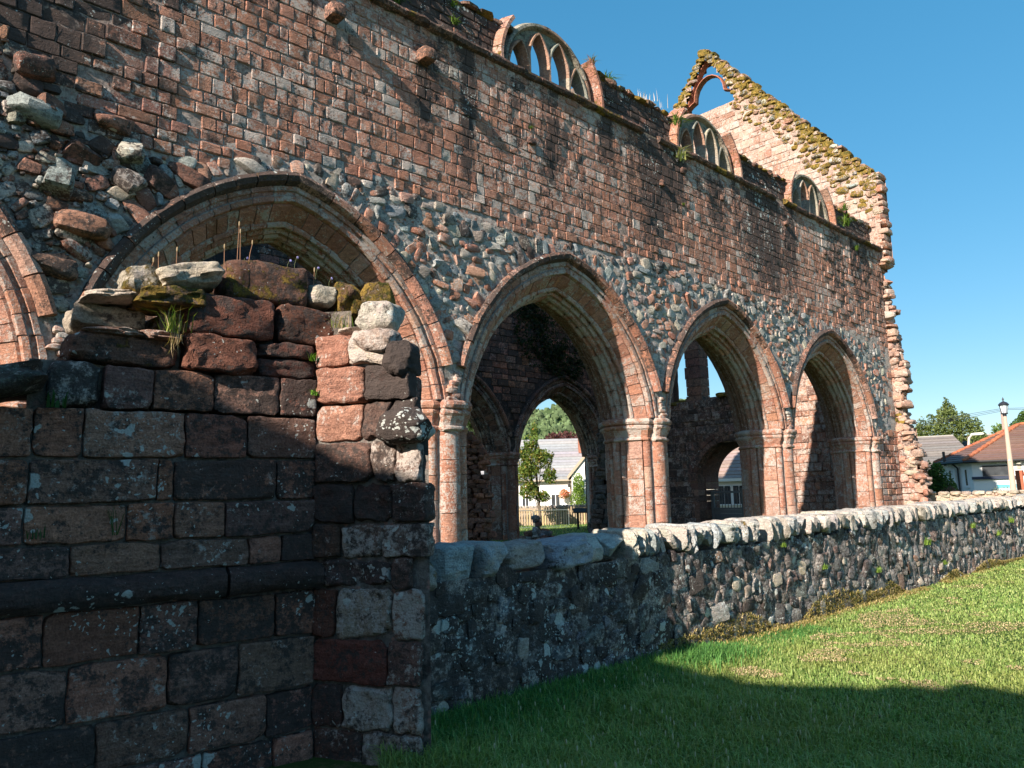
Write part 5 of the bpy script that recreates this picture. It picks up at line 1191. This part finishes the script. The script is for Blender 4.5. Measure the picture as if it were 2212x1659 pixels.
g = leaves([(L3(2.75, -.45, 1.62), (.33, .28, .28))], 700, .05, [(.10, .16, .03), (.55, .42, .30), (.75, .08, .04), (.70, .5, .3)], 6); tag(obj('hanging_basket', g, LEAF), 'flower basket of red and cream blooms hanging on the cottage wall', 'flower basket')
g = leaves([(L3(3.55, -.9, .5), (.62, .4, .7)), (L3(3.5, -.9, 1.3), (.5, .35, .8)), (L3(3.55, -.85, 2.1), (.36, .3, .75))], 5200, .05, [(.07, .13, .02), (.16, .26, .04), (.24, .34, .07)], 7); tag(obj('climbing_bush', g, LEAF), 'light green columnar climber in front of the white cottage corner', 'bush')
# picket fence, stone wall behind, barriers
fn = thing('picket_fence', 'weathered upright wooden picket fence in front of the white cottage', 'fence', (26.8, 26.7, 0)); fa = np.array([22.2, 31.1, .0]); fd = np.array([.706, -.708, 0.])
for k in range(96):
    p = fa+fd*k*.125; hgt_ = 1.0+.03*math.sin(k*.7)+random.uniform(-.03, .03); c = jit(random.choice([(.42, .32, .20), (.5, .38, .22), (.35, .28, .19)]), .12)
    V = np.array([(-.038, -.01, 0), (.038, -.01, 0), (.038, .01, 0), (-.038, .01, 0), (-.038, -.01, hgt_-.05), (.038, -.01, hgt_-.05), (.038, .01, hgt_-.05), (-.038, .01, hgt_-.05), (0, -.01, hgt_), (0, .01, hgt_)])
    A = np.array([fd, [.708, .706, 0], [0, 0, 1.]]); obj('picket', Geo(V@A+p, [(0, 1, 5, 8, 4), (3, 7, 9, 6, 2), (1, 2, 6, 5), (0, 4, 7, 3), (5, 6, 9, 8), (4, 8, 9, 7)], c), WOOD, fn)
for z in (.3, .8): obj('rail', Geo((np.array([(0, .02, z-.04), (12, .02, z-.04), (12, .06, z-.04), (0, .06, z-.04), (0, .02, z+.04), (12, .02, z+.04), (12, .06, z+.04), (0, .06, z+.04)])@A)+fa, [(0, 3, 2, 1), (4, 5, 6, 7), (0, 1, 5, 4), (2, 3, 7, 6)], (.35, .27, .17, 1)), WOOD, fn)
sw = thing('garden_wall', 'low cobbled garden wall just behind the picket fence', 'stone wall', (27.5, 27.5, 0)); S = []
for k in range(95):
    p = fa+fd*k*.15+np.array([.708, .706, 0])*.6; S.append(blob(p+[0, 0, 1.02], (.09, .16, .09), rotz(-.79), 3, T2, .15, pick([(.42, .38, .33), (.35, .32, .28)], .2), (.1, .2, .2, .1)))
obj('wall_body', Geo([tuple(fa+fd*s+np.array([.708, .706, 0])*b_+np.array([0, 0, z])) for z in (0, 1.0) for b_ in (.45, .75) for s in (0, 14.2)], [(0, 2, 3, 1), (4, 5, 7, 6), (0, 1, 5, 4), (2, 6, 7, 3), (0, 4, 6, 2), (1, 3, 7, 5)], (.38, .33, .28, 1)), ST, sw)
emit(S, 'coping_stone', ST, sw, 100, True)
def barrier(s0, s1, lab):
    t = thing('crowd_barrier', lab, 'barrier', tuple(fa+fd*s0-np.array([.708, .706, 0])*2.3), 'metal crowd barriers standing in front of the picket fence'); c = (.10, .13, .13, 1)
    q = lambda s, z: fa+fd*s-np.array([.708, .706, 0])*2.3+np.array([0, 0, z])
    r_ = .08; loop = [q(s0, .16+r_), q(s0, .92-r_), q(s0+r_*.3, .92-r_*.3), q(s0+r_, .92), q(s1-r_, .92), q(s1-r_*.3, .92-r_*.3), q(s1, .92-r_), q(s1, .16+r_), q(s1-r_, .16), q(s0+r_, .16), q(s0, .16+r_)]
    obj('frame', tube(loop, .018, 6, c), METAL, t)
    for k in range(1, 14): s = s0+(s1-s0)*k/14; obj('bar', tube([q(s, .16), q(s, .92)], .006, 4, c), METAL, t)
    for s in (s0+.35, s1-.35): obj('foot', tube([q(s, .16)+np.array([.12, .12, -.1]), q(s, .16), q(s, .16)-np.array([.14, .14, .12])], .015, 5, c), METAL, t)
barrier(4.75, 6.3, 'metal crowd barrier in the middle before the picket fence'); barrier(6.35, 7.9, 'metal crowd barrier nearest the dark sign in the second arch'); barrier(.8, 3.2, 'metal crowd barrier at the left behind the jagged stub'); barrier(3.25, 4.7, 'metal crowd barrier beside the blue sack')
t = thing('blue_bag', 'light blue builder\'s bag standing by the fence behind the stone heap', 'bag', tuple(fa+fd*4.9)); obj('bag_body', blob(fa+fd*4.95-np.array([.708, .706, 0])*1.6+[0, 0, .48], (.22, .2, .42), rotz(-.79), 6, T5, .06, (.35, .55, .85, 1)), PAINT, t); obj('bag_strap', tube([fa+fd*4.8-np.array([1.1, 1.1, 0])+[0, 0, .85], fa+fd*4.95-np.array([1.1, 1.1, 0])+[0, 0, 1.0], fa+fd*5.1-np.array([1.1, 1.1, 0])+[0, 0, .85]], .015, 5, (.3, .45, .75, 1)), PAINT, t)
t = thing('information_lectern', 'dark slanted information board on two posts by the second barrier', 'sign', (24.75, 21.8, 0))
for s in (-.22, .22): obj('post', box(24.75+s*.7-.035, 24.75+s*.7+.035, 21.8-s*.7-.035, 21.8-s*.7+.035, .05, .88, (.04, .035, .03, 1)), WOOD, t)
V = [(24.75+a*.7-b_*.18, 21.8-a*.7-b_*.18, z) for a, b_, z in ((-.42, 1, .86), (.42, 1, .86), (.42, -1, 1.02), (-.42, -1, 1.02))]; V += [(x, y, z-.04) for x, y, z in V]
obj('panel', Geo(V, [(0, 1, 2, 3), (7, 6, 5, 4), (0, 4, 5, 1), (1, 5, 6, 2), (2, 6, 7, 3), (3, 7, 4, 0)], (.03, .03, .03, 1)), WOOD, t)
def tree(name, label, base, trunk_h, tr, spots, n, leaf, pal, cat='tree', seed=1, group=None, extra=None, limbs=6, jitter=.25):
    t = thing(name, label, cat, tuple(base), group); base = np.array(base, float); gs = []
    topc = np.mean([s[0] for s in spots], 0)
    gs.append(tube([base-[0, 0, .1], base+(topc-base)*.45+[.05, 0, 0], topc], [tr, tr*.7, tr*.25], 7, (.16, .13, .10, 1)))
    rr = random.Random(seed)
    for k in range(limbs):
        sp = spots[k % len(spots)]; st = base+(topc-base)*rr.uniform(.25, .8); gs.append(tube([st, (st+np.array(sp[0]))/2+[0, 0, .1], np.array(sp[0])+np.array([rr.uniform(-.5, .5)*sp[1][0], rr.uniform(-.5, .5)*sp[1][1], .2])], [tr*.4, tr*.25, tr*.1], 5, (.16, .13, .10, 1)))
    obj('trunk', join(gs), BARK, t); obj('crown', leaves(spots, n, leaf, pal, seed, jitter=jitter), LEAF, t)
    return t
def at(hd, el, d): return np.array([math.cos(R(hd))*d, math.sin(R(hd))*d, 1.6+d*math.tan(R(el))])
b0 = np.array([25.65, 25.2, 0])
tree('rowan_tree', 'leafy rowan tree with orange berries between the inner pier and the cottage', b0, 2, .07, [(b0+[-.2, .2, 3.9], (.34, .34, .6)), (b0+[.12, -.12, 3.3], (.5, .5, .45)), (b0+[-.35, .35, 2.7], (.55, .55, .5)), (b0+[.35, -.35, 2.5], (.34, .34, .4)), (b0+[-.3, .3, 1.8], (.45, .45, .45)), (b0+[-.1, .1, 4.6], (.16, .16, .4)), (b0+[-.45, .45, 3.4], (.4, .4, .5)), (b0+[.15, -.1, 1.5], (.3, .3, .3))], 9500, .055, [(.05, .09, .02), (.09, .15, .03), (.17, .24, .05), (.32, .16, .04)], seed=11, jitter=.5)
b0 = np.array([19.9, 26.5, 0]); 
tree('garden_shrub', 'light green shrub seen in the gap left of the inner pier', b0, 1, .06, [(b0+[.2, -.2, 2.6], (.6, .6, .9)), (b0+[.3, -.3, 1.4], (.5, .5, .9)), (b0+[0, 0, 3.4], (.5, .5, .5))], 4000, .06, [(.08, .13, .02), (.16, .24, .04), (.2, .28, .06)], 'shrub', 12)
b0 = at(49.2, -2, 55); b0[2] = 0
tree('conifer_tree', 'tall thin conifer beyond the left gap with blue green needles', b0, 4, .15, [(b0+[0, 0, 3+1.0*k], (1.5-.23*k, 1.5-.23*k, .55)) for k in range(6)], 5000, .14, [(.03, .05, .02), (.06, .09, .035)], seed=13)
b0 = at(41.7, 0, 62); b0[2] = 0
tree('round_tree', 'rounded mid green tree above the cottage roof', b0, 3, .2, [(b0+[0, 0, 4.4], (2.6, 2.6, 1.6)), (b0+[1.6, -1.6, 4.0], (2., 2., 1.5)), (b0+[-1.2, 1.2, 4.9], (1.4, 1.4, 1.1))], 8000, .16, [(.04, .09, .02), (.08, .15, .03), (.13, .22, .05)], seed=14)
b0 = at(42.6, 0, 72); b0[2] = 0
tree('copper_beech', 'dark purple leaved tree behind the round green tree', b0, 3, .2, [(b0+[0, 0, 6.1], (2.2, 2.2, 1.3)), (b0+[-1, 1, 5.6], (1.5, 1.5, 1.))], 4500, .17, [(.05, .02, .025), (.10, .035, .035), (.14, .06, .045)], seed=15)
b0 = at(40.6, 0, 60); b0[2] = 0
tree('dark_tree', 'darker green tree beside the cottage chimney', b0, 3, .2, [(b0+[0, 0, 4.6], (1.6, 1.6, 1.6))], 3500, .15, [(.03, .06, .02), (.05, .09, .025)], seed=16)
# wooded hills
def hill(name, c, rad, hgt_, label, pal, seed):
    n = 150; a, b_ = np.meshgrid(np.linspace(-1, 1, n), np.linspace(-1, 1, n)); r_ = np.hypot(a, b_); P = np.stack([c[0]+a*rad[0], c[1]+b_*rad[1], a*0], 2).reshape(-1, 3)
    H = hgt_*np.clip(1-r_**2, 0, 1)**1.2; H = H.ravel(); H = H*(1+.10*vn(P, 6/rad[0], 3))+np.where(H > 2, 3.2*vn(P, 1/9., 2)+2.5*vn(P, 1/4.5, 1), 0)-.3; P[:, 2] = H
    i = (np.arange(n-1)[:, None]*n+np.arange(n-1)[None]).ravel(); g = Geo(P, [], pal+(1,)); g.F = np.stack([i, i+1, i+n+1, i+n], 1); o = obj(name, g, HILL, smooth=True, kind='structure')
    # individual rounded crowns on the camera side
    rn = np.random.default_rng(seed); m = 16000; idx = rn.integers(0, len(P), m); Q = P[idx]; k = (H[idx] > 3); Q = Q[k]+rn.normal(0, 2.2, (k.sum(), 3))*np.array([1, 1, .1])
    V0, F0 = shell(T2); V0 = V0/np.linalg.norm(V0, axis=1)[:, None]; s = rn.uniform(1.3, 3.0, len(Q)); V = (V0[None]*s[:, None, None]*(1+.25*rn.normal(size=(len(Q), len(V0), 1)))*np.array([1, 1, 1.1]))+Q[:, None]
    F0 = np.array(F0); Fq = (F0[None]+np.arange(len(Q))[:, None, None]*len(V0)).reshape(-1, 4); col = np.array([.085, .125, .055])*rn.uniform(.6, 1.45, (len(Q), 1))*np.array([1, 1, 1]); col = np.concatenate([col, np.ones((len(Q), 1))], 1)
    g = Geo(V.reshape(-1, 3), [], np.repeat(col, len(V0), 0)); g.F = Fq; tag(obj('hillside_forest', g, HILL, kind='stuff'), label, 'forest')
HILL = simple_mat('far_woodland', .5, .25, .95, .5, .5)
hill('hill', (520, 400), (255, 255), 74, 'dense green forest covering the hill beyond the cottage', (.055, .09, .03), 3)
hill('hill', (400, 560), (300, 300), 84, 'forest on the hill seen through the left gap', (.07, .09, .035), 4)
hill('hill', (1250, 430), (520, 300), 12, 'low blue green wooded ridge far off behind the slate roofs', (.05, .08, .035), 5)
# second cottage seen through the gate
c2 = thing('roof_cottage', 'cream cottage with brown tiled roof and white window seen through the gateway', 'cottage', (39, 23, 0)); O2 = np.array([37.2, 25.9, 0.]); e2 = np.array([.47, -.883, 0.]); b2 = np.array([.883, .47, 0.])
def L4(s, b_, z): return O2+e2*s+b2*b_+np.array([0, 0, z])
def l4box(s0, s1, b0, b1, z0, z1, col): return Geo([L4(s, b_, z) for z in (z0, z1) for b_ in (b0, b1) for s in (s0, s1)], [(0, 2, 3, 1), (4, 5, 7, 6), (0, 1, 5, 4), (2, 6, 7, 3), (0, 4, 6, 2), (1, 3, 7, 5)], col)
obj('wall', l4box(-2, 7, 0, 6, 0, 2.3, (.74, .70, .60, 1)), PAINT, c2); roof_rows(L4(-2, -.3, 2.25), L4(7, -.3, 2.25), L4(5.5, 3, 4.7), L4(-1, 3, 4.7), 12, .04, (.30, .22, .20, 1), 'roof', c2); obj('fascia', l4box(-2, 7, -.34, -.28, 2.1, 2.26, (.75, .74, .70, 1)), PAINT, c2)
window(c2, 2.5, 3.15, .9, 1.85, 0, l4box); window(c2, 3.3, 3.95, .9, 1.85, 0, l4box); obj('door', l4box(.6, 1.4, -.03, .02, .05, 1.95, (.1, .09, .08, 1)), WOOD, c2)
g = leaves([(L4(4.6, -1.2, 2.2), (.35, .4, 1.2)), (L4(4.7, -1.2, 3.1), (.5, .4, .6))], 2200, .06, GRN, 17); tag(obj('garden_bush', g, LEAF), 'dark green bush at the right edge of the gateway view', 'bush')

# ---- right side: bungalow
bg_ = thing('white_bungalow', 'small white bungalow with hipped brown tiled roof and orange hip tiles', 'building', (47, 11, 0))
poly = [(49.8, 15.8), (45.9, 14.35), (44.25, 12.56), (46.2, 5.0), (52.5, 6.6)]
obj('wall', prism(poly, 0, 2.8, (.76, .77, .77, 1)), PAINT, bg_)
cen = np.array([48.2, 10.8]); eav = [tuple(cen+(np.array(p)-cen)*1.0+(np.array(p)-cen)/np.linalg.norm(np.array(p)-cen)*.5) for p in poly]; apex = np.array([48.64, 11.3, 4.75]); apex2 = np.array([50.0, 8.2, 4.75])
tips = [apex, apex, apex, apex2, apex2]
for i in range(5):
    A_ = np.array(eav[i]+(2.78,)); B_ = np.array(eav[(i+1) % 5]+(2.78,)); roof_rows(A_, B_, tips[(i+1) % 5], tips[i], 17, .035, (.17, .105, .085, 1), 'roof', bg_)
def ridge(a, b_, n):
    for k in range(n):
        p = a+(b_-a)*(k+.5)/n; q = (b_-a)/n*.5; d = q/np.linalg.norm(q); s_ = np.cross(d, [0, 0, 1.]); s_ /= np.linalg.norm(s_); u_ = np.cross(s_, d)
        obj('ridge_tile', blob(p+u_*.03, (np.linalg.norm(q)*1.02, .13, .07), np.array([d, s_, u_]), 3.5, T3, .03, jit((.42, .15, .08), .15)), ST, bg_, True)
ridge(np.array(eav[2]+(2.8,)), apex, 12); ridge(np.array(eav[1]+(2.8,)), apex, 11); ridge(apex, apex2, 8); ridge(np.array(eav[3]+(2.8,)), apex2, 14)
for i in range(5):
    a_ = np.array(eav[i]+(2.72,)); b_ = np.array(eav[(i+1) % 5]+(2.72,)); obj('gutter', tube([a_, b_], .07, 6, (.02, .02, .022, 1)), METAL, bg_)
obj('soffit', prism([tuple(np.array(p)*1.0) for p in eav], 2.70, 2.745, (.05, .05, .05, 1)), METAL, bg_)
P2 = np.array([44.25, 12.56, 0]); f1 = np.array([.25, -.968, 0]); nf = np.array([-.968, -.25, 0])
def Lf(s, b_, z): return P2+f1*s-nf*b_+np.array([0, 0, z])
def lfb(s0, s1, b0, b1, z0, z1, col): return Geo([Lf(s, b_, z) for z in (z0, z1) for b_ in (b0, b1) for s in (s0, s1)], [(0, 2, 3, 1), (4, 5, 7, 6), (0, 1, 5, 4), (2, 6, 7, 3), (0, 4, 6, 2), (1, 3, 7, 5)], col)
w1 = obj('window', join([lfb(.44, 1.68, -.04, .02, 1.98, 2.03, (.05, .05, .05, 1)), lfb(.44, 1.68, -.04, .02, 2.47, 2.52, (.05, .05, .05, 1)), lfb(.44, .49, -.04, .02, 2.03, 2.47, (.05, .05, .05, 1)), lfb(1.63, 1.68, -.04, .02, 2.03, 2.47, (.05, .05, .05, 1))]), METAL, bg_); obj('pane', lfb(.49, 1.63, -.02, -.01, 2.03, 2.47, (.1, .1, .1, 1)), GLASS, w1)
obj('ledge', lfb(-.05, 2.35, -.12, .0, 1.83, 1.97, (.04, .05, .08, 1)), PAINT, bg_); obj('porch_wall', lfb(2.36, 6.5, -.4, 0, 0, 2.7, (.80, .80, .80, 1)), PAINT, bg_)
nb_ = obj('notice_board', lfb(.98, 1.95, -.07, 0, .6, 1.55, (.10, .36, .42, 1)), PAINT, bg_); obj('sheet', lfb(1.05, 1.88, -.075, -.065, .65, 1.38, (.55, .68, .76, 1)), PAINT, nb_); obj('sheet', lfb(1.05, 1.88, -.075, -.065, 1.42, 1.5, (.12, .45, .55, 1)), PAINT, nb_)
obj('floodlight', blob(Lf(2.02, -.15, 2.62), (.12, .12, .09), None, 4, T3, 0, (.6, .58, .5, 1)), METAL, bg_); obj('vent', lfb(1.92, 2.12, -.05, 0, 2.3, 2.5, (.45, .36, .30, 1)), PAINT, bg_)
P1 = np.array([45.9, 14.35, 0]); f2 = (P2-P1)/np.linalg.norm(P2-P1); n2_ = np.array([f2[1], -f2[0], 0])
if n2_@(-P1) < 0: n2_ = -n2_
def Lg(s, b_, z): return P1+f2*s-n2_*b_+np.array([0, 0, z])
def lgb(s0, s1, b0, b1, z0, z1, col): return Geo([Lg(s, b_, z) for z in (z0, z1) for b_ in (b0, b1) for s in (s0, s1)], [(0, 2, 3, 1), (4, 5, 7, 6), (0, 1, 5, 4), (2, 6, 7, 3), (0, 4, 6, 2), (1, 3, 7, 5)], col)
for s in (.35, 1.75):
    f = obj('window', join([lgb(s, s+.07, -.03, .02, 1.55, 2.35, (.7, .72, .75, 1)), lgb(s+.25, s+.32, -.03, .02, 1.55, 2.35, (.7, .72, .75, 1)), lgb(s-.06, s+.38, -.07, .02, 1.42, 1.5, (.7, .72, .75, 1))]), PAINT, bg_); obj('pane', lgb(s+.07, s+.25, -.015, -.005, 1.55, 2.35, (.1, .1, .1, 1)), GLASS, f)
obj('downpipe', tube([Lg(1.3, -.35, 2.7), Lg(1.35, -.1, 2.45), Lg(1.35, -.08, 0)], .05, 6, (.02, .02, .022, 1)), METAL, bg_); obj('downpipe', tube([Lg(.85, -.4, 2.6), Lg(1.15, -.12, 2.35), Lg(1.15, -.1, 0)], .06, 6, (.6, .62, .62, 1)), METAL, bg_)
obj('flue', tube([Lg(.85, -.45, 2.6), Lg(.82, -.45, 3.35)], .07, 8, (.02, .02, .02, 1)), METAL, bg_)
obj('low_wall', lgb(-1.0, .0, -.3, 0, 0, 1.6, (.7, .72, .72, 1)), PAINT, bg_); obj('wall_cap', lgb(-1.1, .02, -.35, 0, 1.6, 1.75, (.05, .07, .1, 1)), PAINT, bg_)
# slate roofs behind
for k, (hd, d, s0, s1, zt, zb, lab) in enumerate(((17.5, 66, -2.4, 3.0, 5.35, 2.2, 'grey slate house roof with hipped end behind the hedge'), (14.2, 74, -4.5, 7.5, 5.7, 2.4, 'long grey slate roof behind the bungalow'))):
    t = thing('slate_roof_house', lab, 'house', tuple(at(hd, -1, d)*[1, 1, 0])); c = at(hd, 0, d); c[2] = 0; ee = np.array([math.sin(R(hd)), -math.cos(R(hd)), 0]); b_ = np.array([math.cos(R(hd)), math.sin(R(hd)), 0]); q = lambda s, bb_, z: c+ee*s+b_*bb_+np.array([0, 0, z])
    V = [q(s, bb_, z) for z in (0, zb) for bb_ in (0, 6) for s in (s0, s1)]; obj('wall', Geo(V, [(0, 2, 3, 1), (4, 5, 7, 6), (0, 1, 5, 4), (2, 6, 7, 3), (0, 4, 6, 2), (1, 3, 7, 5)], (.55, .5, .45, 1)), PAINT, t)
    roof_rows(q(s0-.2, -.3, zb), q(s1+.2, -.3, zb), q(s1-(2 if k == 0 else 0), 3, zt), q(s0+(1 if k == 0 else 0), 3, zt), 16, .04, (.16, .15, .145, 1), 'roof', t); roof_rows(q(s1+.2, -.3, zb), q(s1+.2, 6.3, zb), q(s1-2 if k == 0 else s1, 3, zt), q(s1-2 if k == 0 else s1, 3, zt), 16, .04, (.13, .125, .12, 1), 'roof', t)
    obj('ridge', tube([q(s0, 3, zt+.02), q(s1-(2 if k == 0 else 0), 3, zt+.02)], .08, 6, (.3, .28, .26, 1)), SLATE, t)
# vegetation right
b0 = at(16.9, 0, 75); b0[2] = 0
tree('weeping_birch', 'weeping birch with pale trunk rising behind the slate roofs', b0, 5, .14, [(b0+[0, 0, 7.3], (.8, .8, 1.3)), (b0+[0, 0, 8.2], (.35, .35, .8))]+[(b0+[-.27*s, 1.0*s, z], (.6, .6, h)) for s, z, h in ((-1.9, 5.9, 1.3), (-1.2, 6.4, 1.3), (-.5, 6.3, 1.4), (.5, 6.2, 1.5), (1.2, 6.2, 1.4), (1.9, 6.1, 1.3), (2.2, 5.6, 1.2), (-2.1, 5.2, 1.0))], 9500, .10, [(.07, .10, .03), (.13, .17, .05), (.2, .24, .09)], seed=21, limbs=10)
b0 = at(15.0, 0, 80); b0[2] = 0
tree('far_tree', 'loose pale green trees between the birch and the telegraph pole', b0, 3, .15, [(b0+[-.3*s, 1.*s, z], (.9, .9, h)) for s, z, h in ((1.5, 4.9, 1.0), (.4, 5.2, 1.1), (-1.2, 5.6, 1.2), (-2.3, 5.6, 1.3), (-3.2, 5.1, .9))], 4500, .12, [(.06, .11, .03), (.13, .2, .05), (.2, .27, .08)], seed=22)
b0 = at(12.7, 0, 72); b0[2] = 0
tree('far_tree', 'green tree cut by the right edge above the roofs', b0, 3, .15, [(b0+[0, 0, 5.4], (1.2, 1.2, 1.4)), (b0+[0, 0, 6.4], (.6, .6, .9))], 3500, .12, [(.05, .10, .025), (.1, .17, .04)], seed=23)
b0 = at(18.6, 0, 80); b0[2] = 0
tree('far_tree', 'low green trees beside the broken abbey corner', b0, 3, .15, [(b0+[-.3*s, 1.*s, z], (1., 1., .8)) for s, z in ((0, 4.6), (1.2, 4.9), (-1.3, 4.9), (2.4, 4.5))], 3000, .13, [(.05, .10, .025), (.1, .17, .05)], seed=24)
g = leaves([((39.9+.6, 13.4, .9), (.8, 1., 1.1)), ((40.3, 12.75, 1.1), (.8, .75, 1.15)), ((40.2, 13.15, 2.05), (.5, .5, .7))], 9000, .065, [(.02, .045, .012), (.05, .10, .02), (.13, .22, .035)], 31, jitter=.4); tag(obj('hedge', g, LEAF), 'dense rounded green hedge between the abbey corner and bungalow', 'hedge')
g = leaves([((39.2, 12.15, 1.1), (.35, .5, .45))], 900, .05, [(.10, .03, .04), (.2, .08, .09), (.08, .08, .05)], 32); tag(obj('purple_shrub', g, LEAF), 'small purplish shrub at the foot of the green hedge', 'shrub')
g = leaves([(Lf(1.2, -1.2, 1.0), (.5, .5, .45))], 260, .05, [(.3, .32, .25), (.2, .22, .15)], 33); tag(obj('wispy_shrub', g, LEAF), 'thin wispy shrub in front of the blue notice board', 'shrub')
# lamp posts
def lathe(P, prof, col, n=12):
    V = []; Fs = []
    for r_, z in prof:
        for k in range(n): V.append((P[0]+r_*math.cos(6.2832*k/n), P[1]+r_*math.sin(6.2832*k/n), P[2]+z))
    for i in range(len(prof)-1):
        for k in range(n): Fs.append((i*n+k, i*n+(k+1) % n, (i+1)*n+(k+1) % n, (i+1)*n+k))
    Fs.append(tuple(range(n))[::-1]); Fs.append(tuple((len(prof)-1)*n+k for k in range(n))); return Geo(V, Fs, col)
lp = thing('street_lamp', 'tapering concrete lamp post with black lantern and clear glass at the right', 'street lamp', (36.9, 9.04, 0)); B0 = np.array([36.9, 9.04, 0])
obj('post', lathe(B0, [(.13, 0), (.115, 1.5), (.065, 4.38)], (.50, .38, .30, 1)), PAINT, lp)
obj('plate', box(36.78, 36.82, 9.0, 9.06, 2.5, 2.58, (.6, .6, .5, 1)), PAINT, lp)
obj('collar', lathe(B0, [(.07, 4.36), (.075, 4.44), (.13, 4.46), (.13, 4.50), (.09, 4.5)], (.02, .022, .03, 1)), METAL, lp)
m_, t_ = newmat('lantern_glass'); b__ = NB(t_); finish(b__, (.62, .70, .76, 1), .1, None, spec=.6)
obj('lantern_glass', lathe(B0, [(.10, 4.5), (.165, 4.82)], (.6, .6, .6, 1), 8), m_, lp)
for k in range(8): a = 6.2832*k/8; obj('glazing_bar', tube([B0+[.105*math.cos(a), .105*math.sin(a), 4.5], B0+[.17*math.cos(a), .17*math.sin(a), 4.83]], .008, 4, (.02, .02, .03, 1)), METAL, lp)
obj('lantern_cap', lathe(B0, [(.20, 4.82), (.205, 4.85), (.14, 4.93), (.06, 4.97), (.025, 4.99), (.02, 5.02), (.04, 5.06), (.03, 5.1), (.005, 5.16)], (.02, .022, .03, 1)), METAL, lp)
t = thing('street_lamp', 'plain curved street light standing behind the bungalow roof', 'street lamp', (52.9, 15.05, 0)); q = np.array([52.9, 15.05, 0])
obj('post', tube([q, q+[0, 0, 4.0], q+[0, -.05, 4.4], q+[.05, -.2, 4.58]], [.09, .075, .07, .06], 8, (.55, .48, .42, 1)), PAINT, t); obj('lamp_head', blob(q+[.1, -.5, 4.62], (.12, .38, .09), None, 3, T5, .02, (.6, .6, .52, 1)), PAINT, t)
t = thing('telegraph_pole', 'wooden telegraph pole with wires above the far roofs', 'utility pole', (67.95, 16.8, 0)); q = np.array([67.95, 16.8, 0])
obj('pole', tube([q, q+[0, 0, 7.5]], [.16, .11], 8, (.36, .26, .22, 1)), WOOD, t)
for k in range(3): obj('wire', tube([q+np.array([0, 0, 7.3-.1*k])+np.array([1.5, 22, -1.9-.3*k])*s**1.2 for s in np.linspace(0, 1, 8)], .014, 4, (.05, .05, .06, 1)), METAL, t)
for k in range(2): obj('wire', tube([q+np.array([0, 0, 7.3-.1*k])+np.array([-10, -14, -1.6])*s for s in np.linspace(0, 1, 4)], .014, 4, (.05, .05, .06, 1)), METAL, t)
t = thing('timber_sign', 'rust red timber sign frame with pale panel cut by the right edge', 'sign', (39.5, 8.9, 0))
hd = 13.35; c = at(hd, 0, 40); c[2] = 0; ee = np.array([math.sin(R(hd)), -math.cos(R(hd)), 0])
for s, nm in ((0, 'post'), (1.4, 'post')): p = c+ee*s; obj(nm, box(p[0]-.13, p[0]+.13, p[1]-.13, p[1]+.13, 0, 2.15, (.36, .11, .06, 1)), WOOD, t)
obj('rail', tube([c+[0, 0, 2.0], c+ee*1.4+[0, 0, 2.0]], .07, 4, (.36, .11, .06, 1)), WOOD, t); obj('panel', Geo([tuple(c+ee*s+[-.05*1, 0, z]) for s, z in ((.12, .9), (1.3, .9), (1.3, 1.9), (.12, 1.9))]+[tuple(c+ee*s+[.03, 0, z]) for s, z in ((.12, .9), (1.3, .9), (1.3, 1.9), (.12, 1.9))], [(0, 1, 2, 3), (7, 6, 5, 4), (3, 2, 6, 7), (0, 4, 5, 1), (0, 3, 7, 4), (1, 5, 6, 2)], (.7, .72, .7, 1)), PAINT, t)
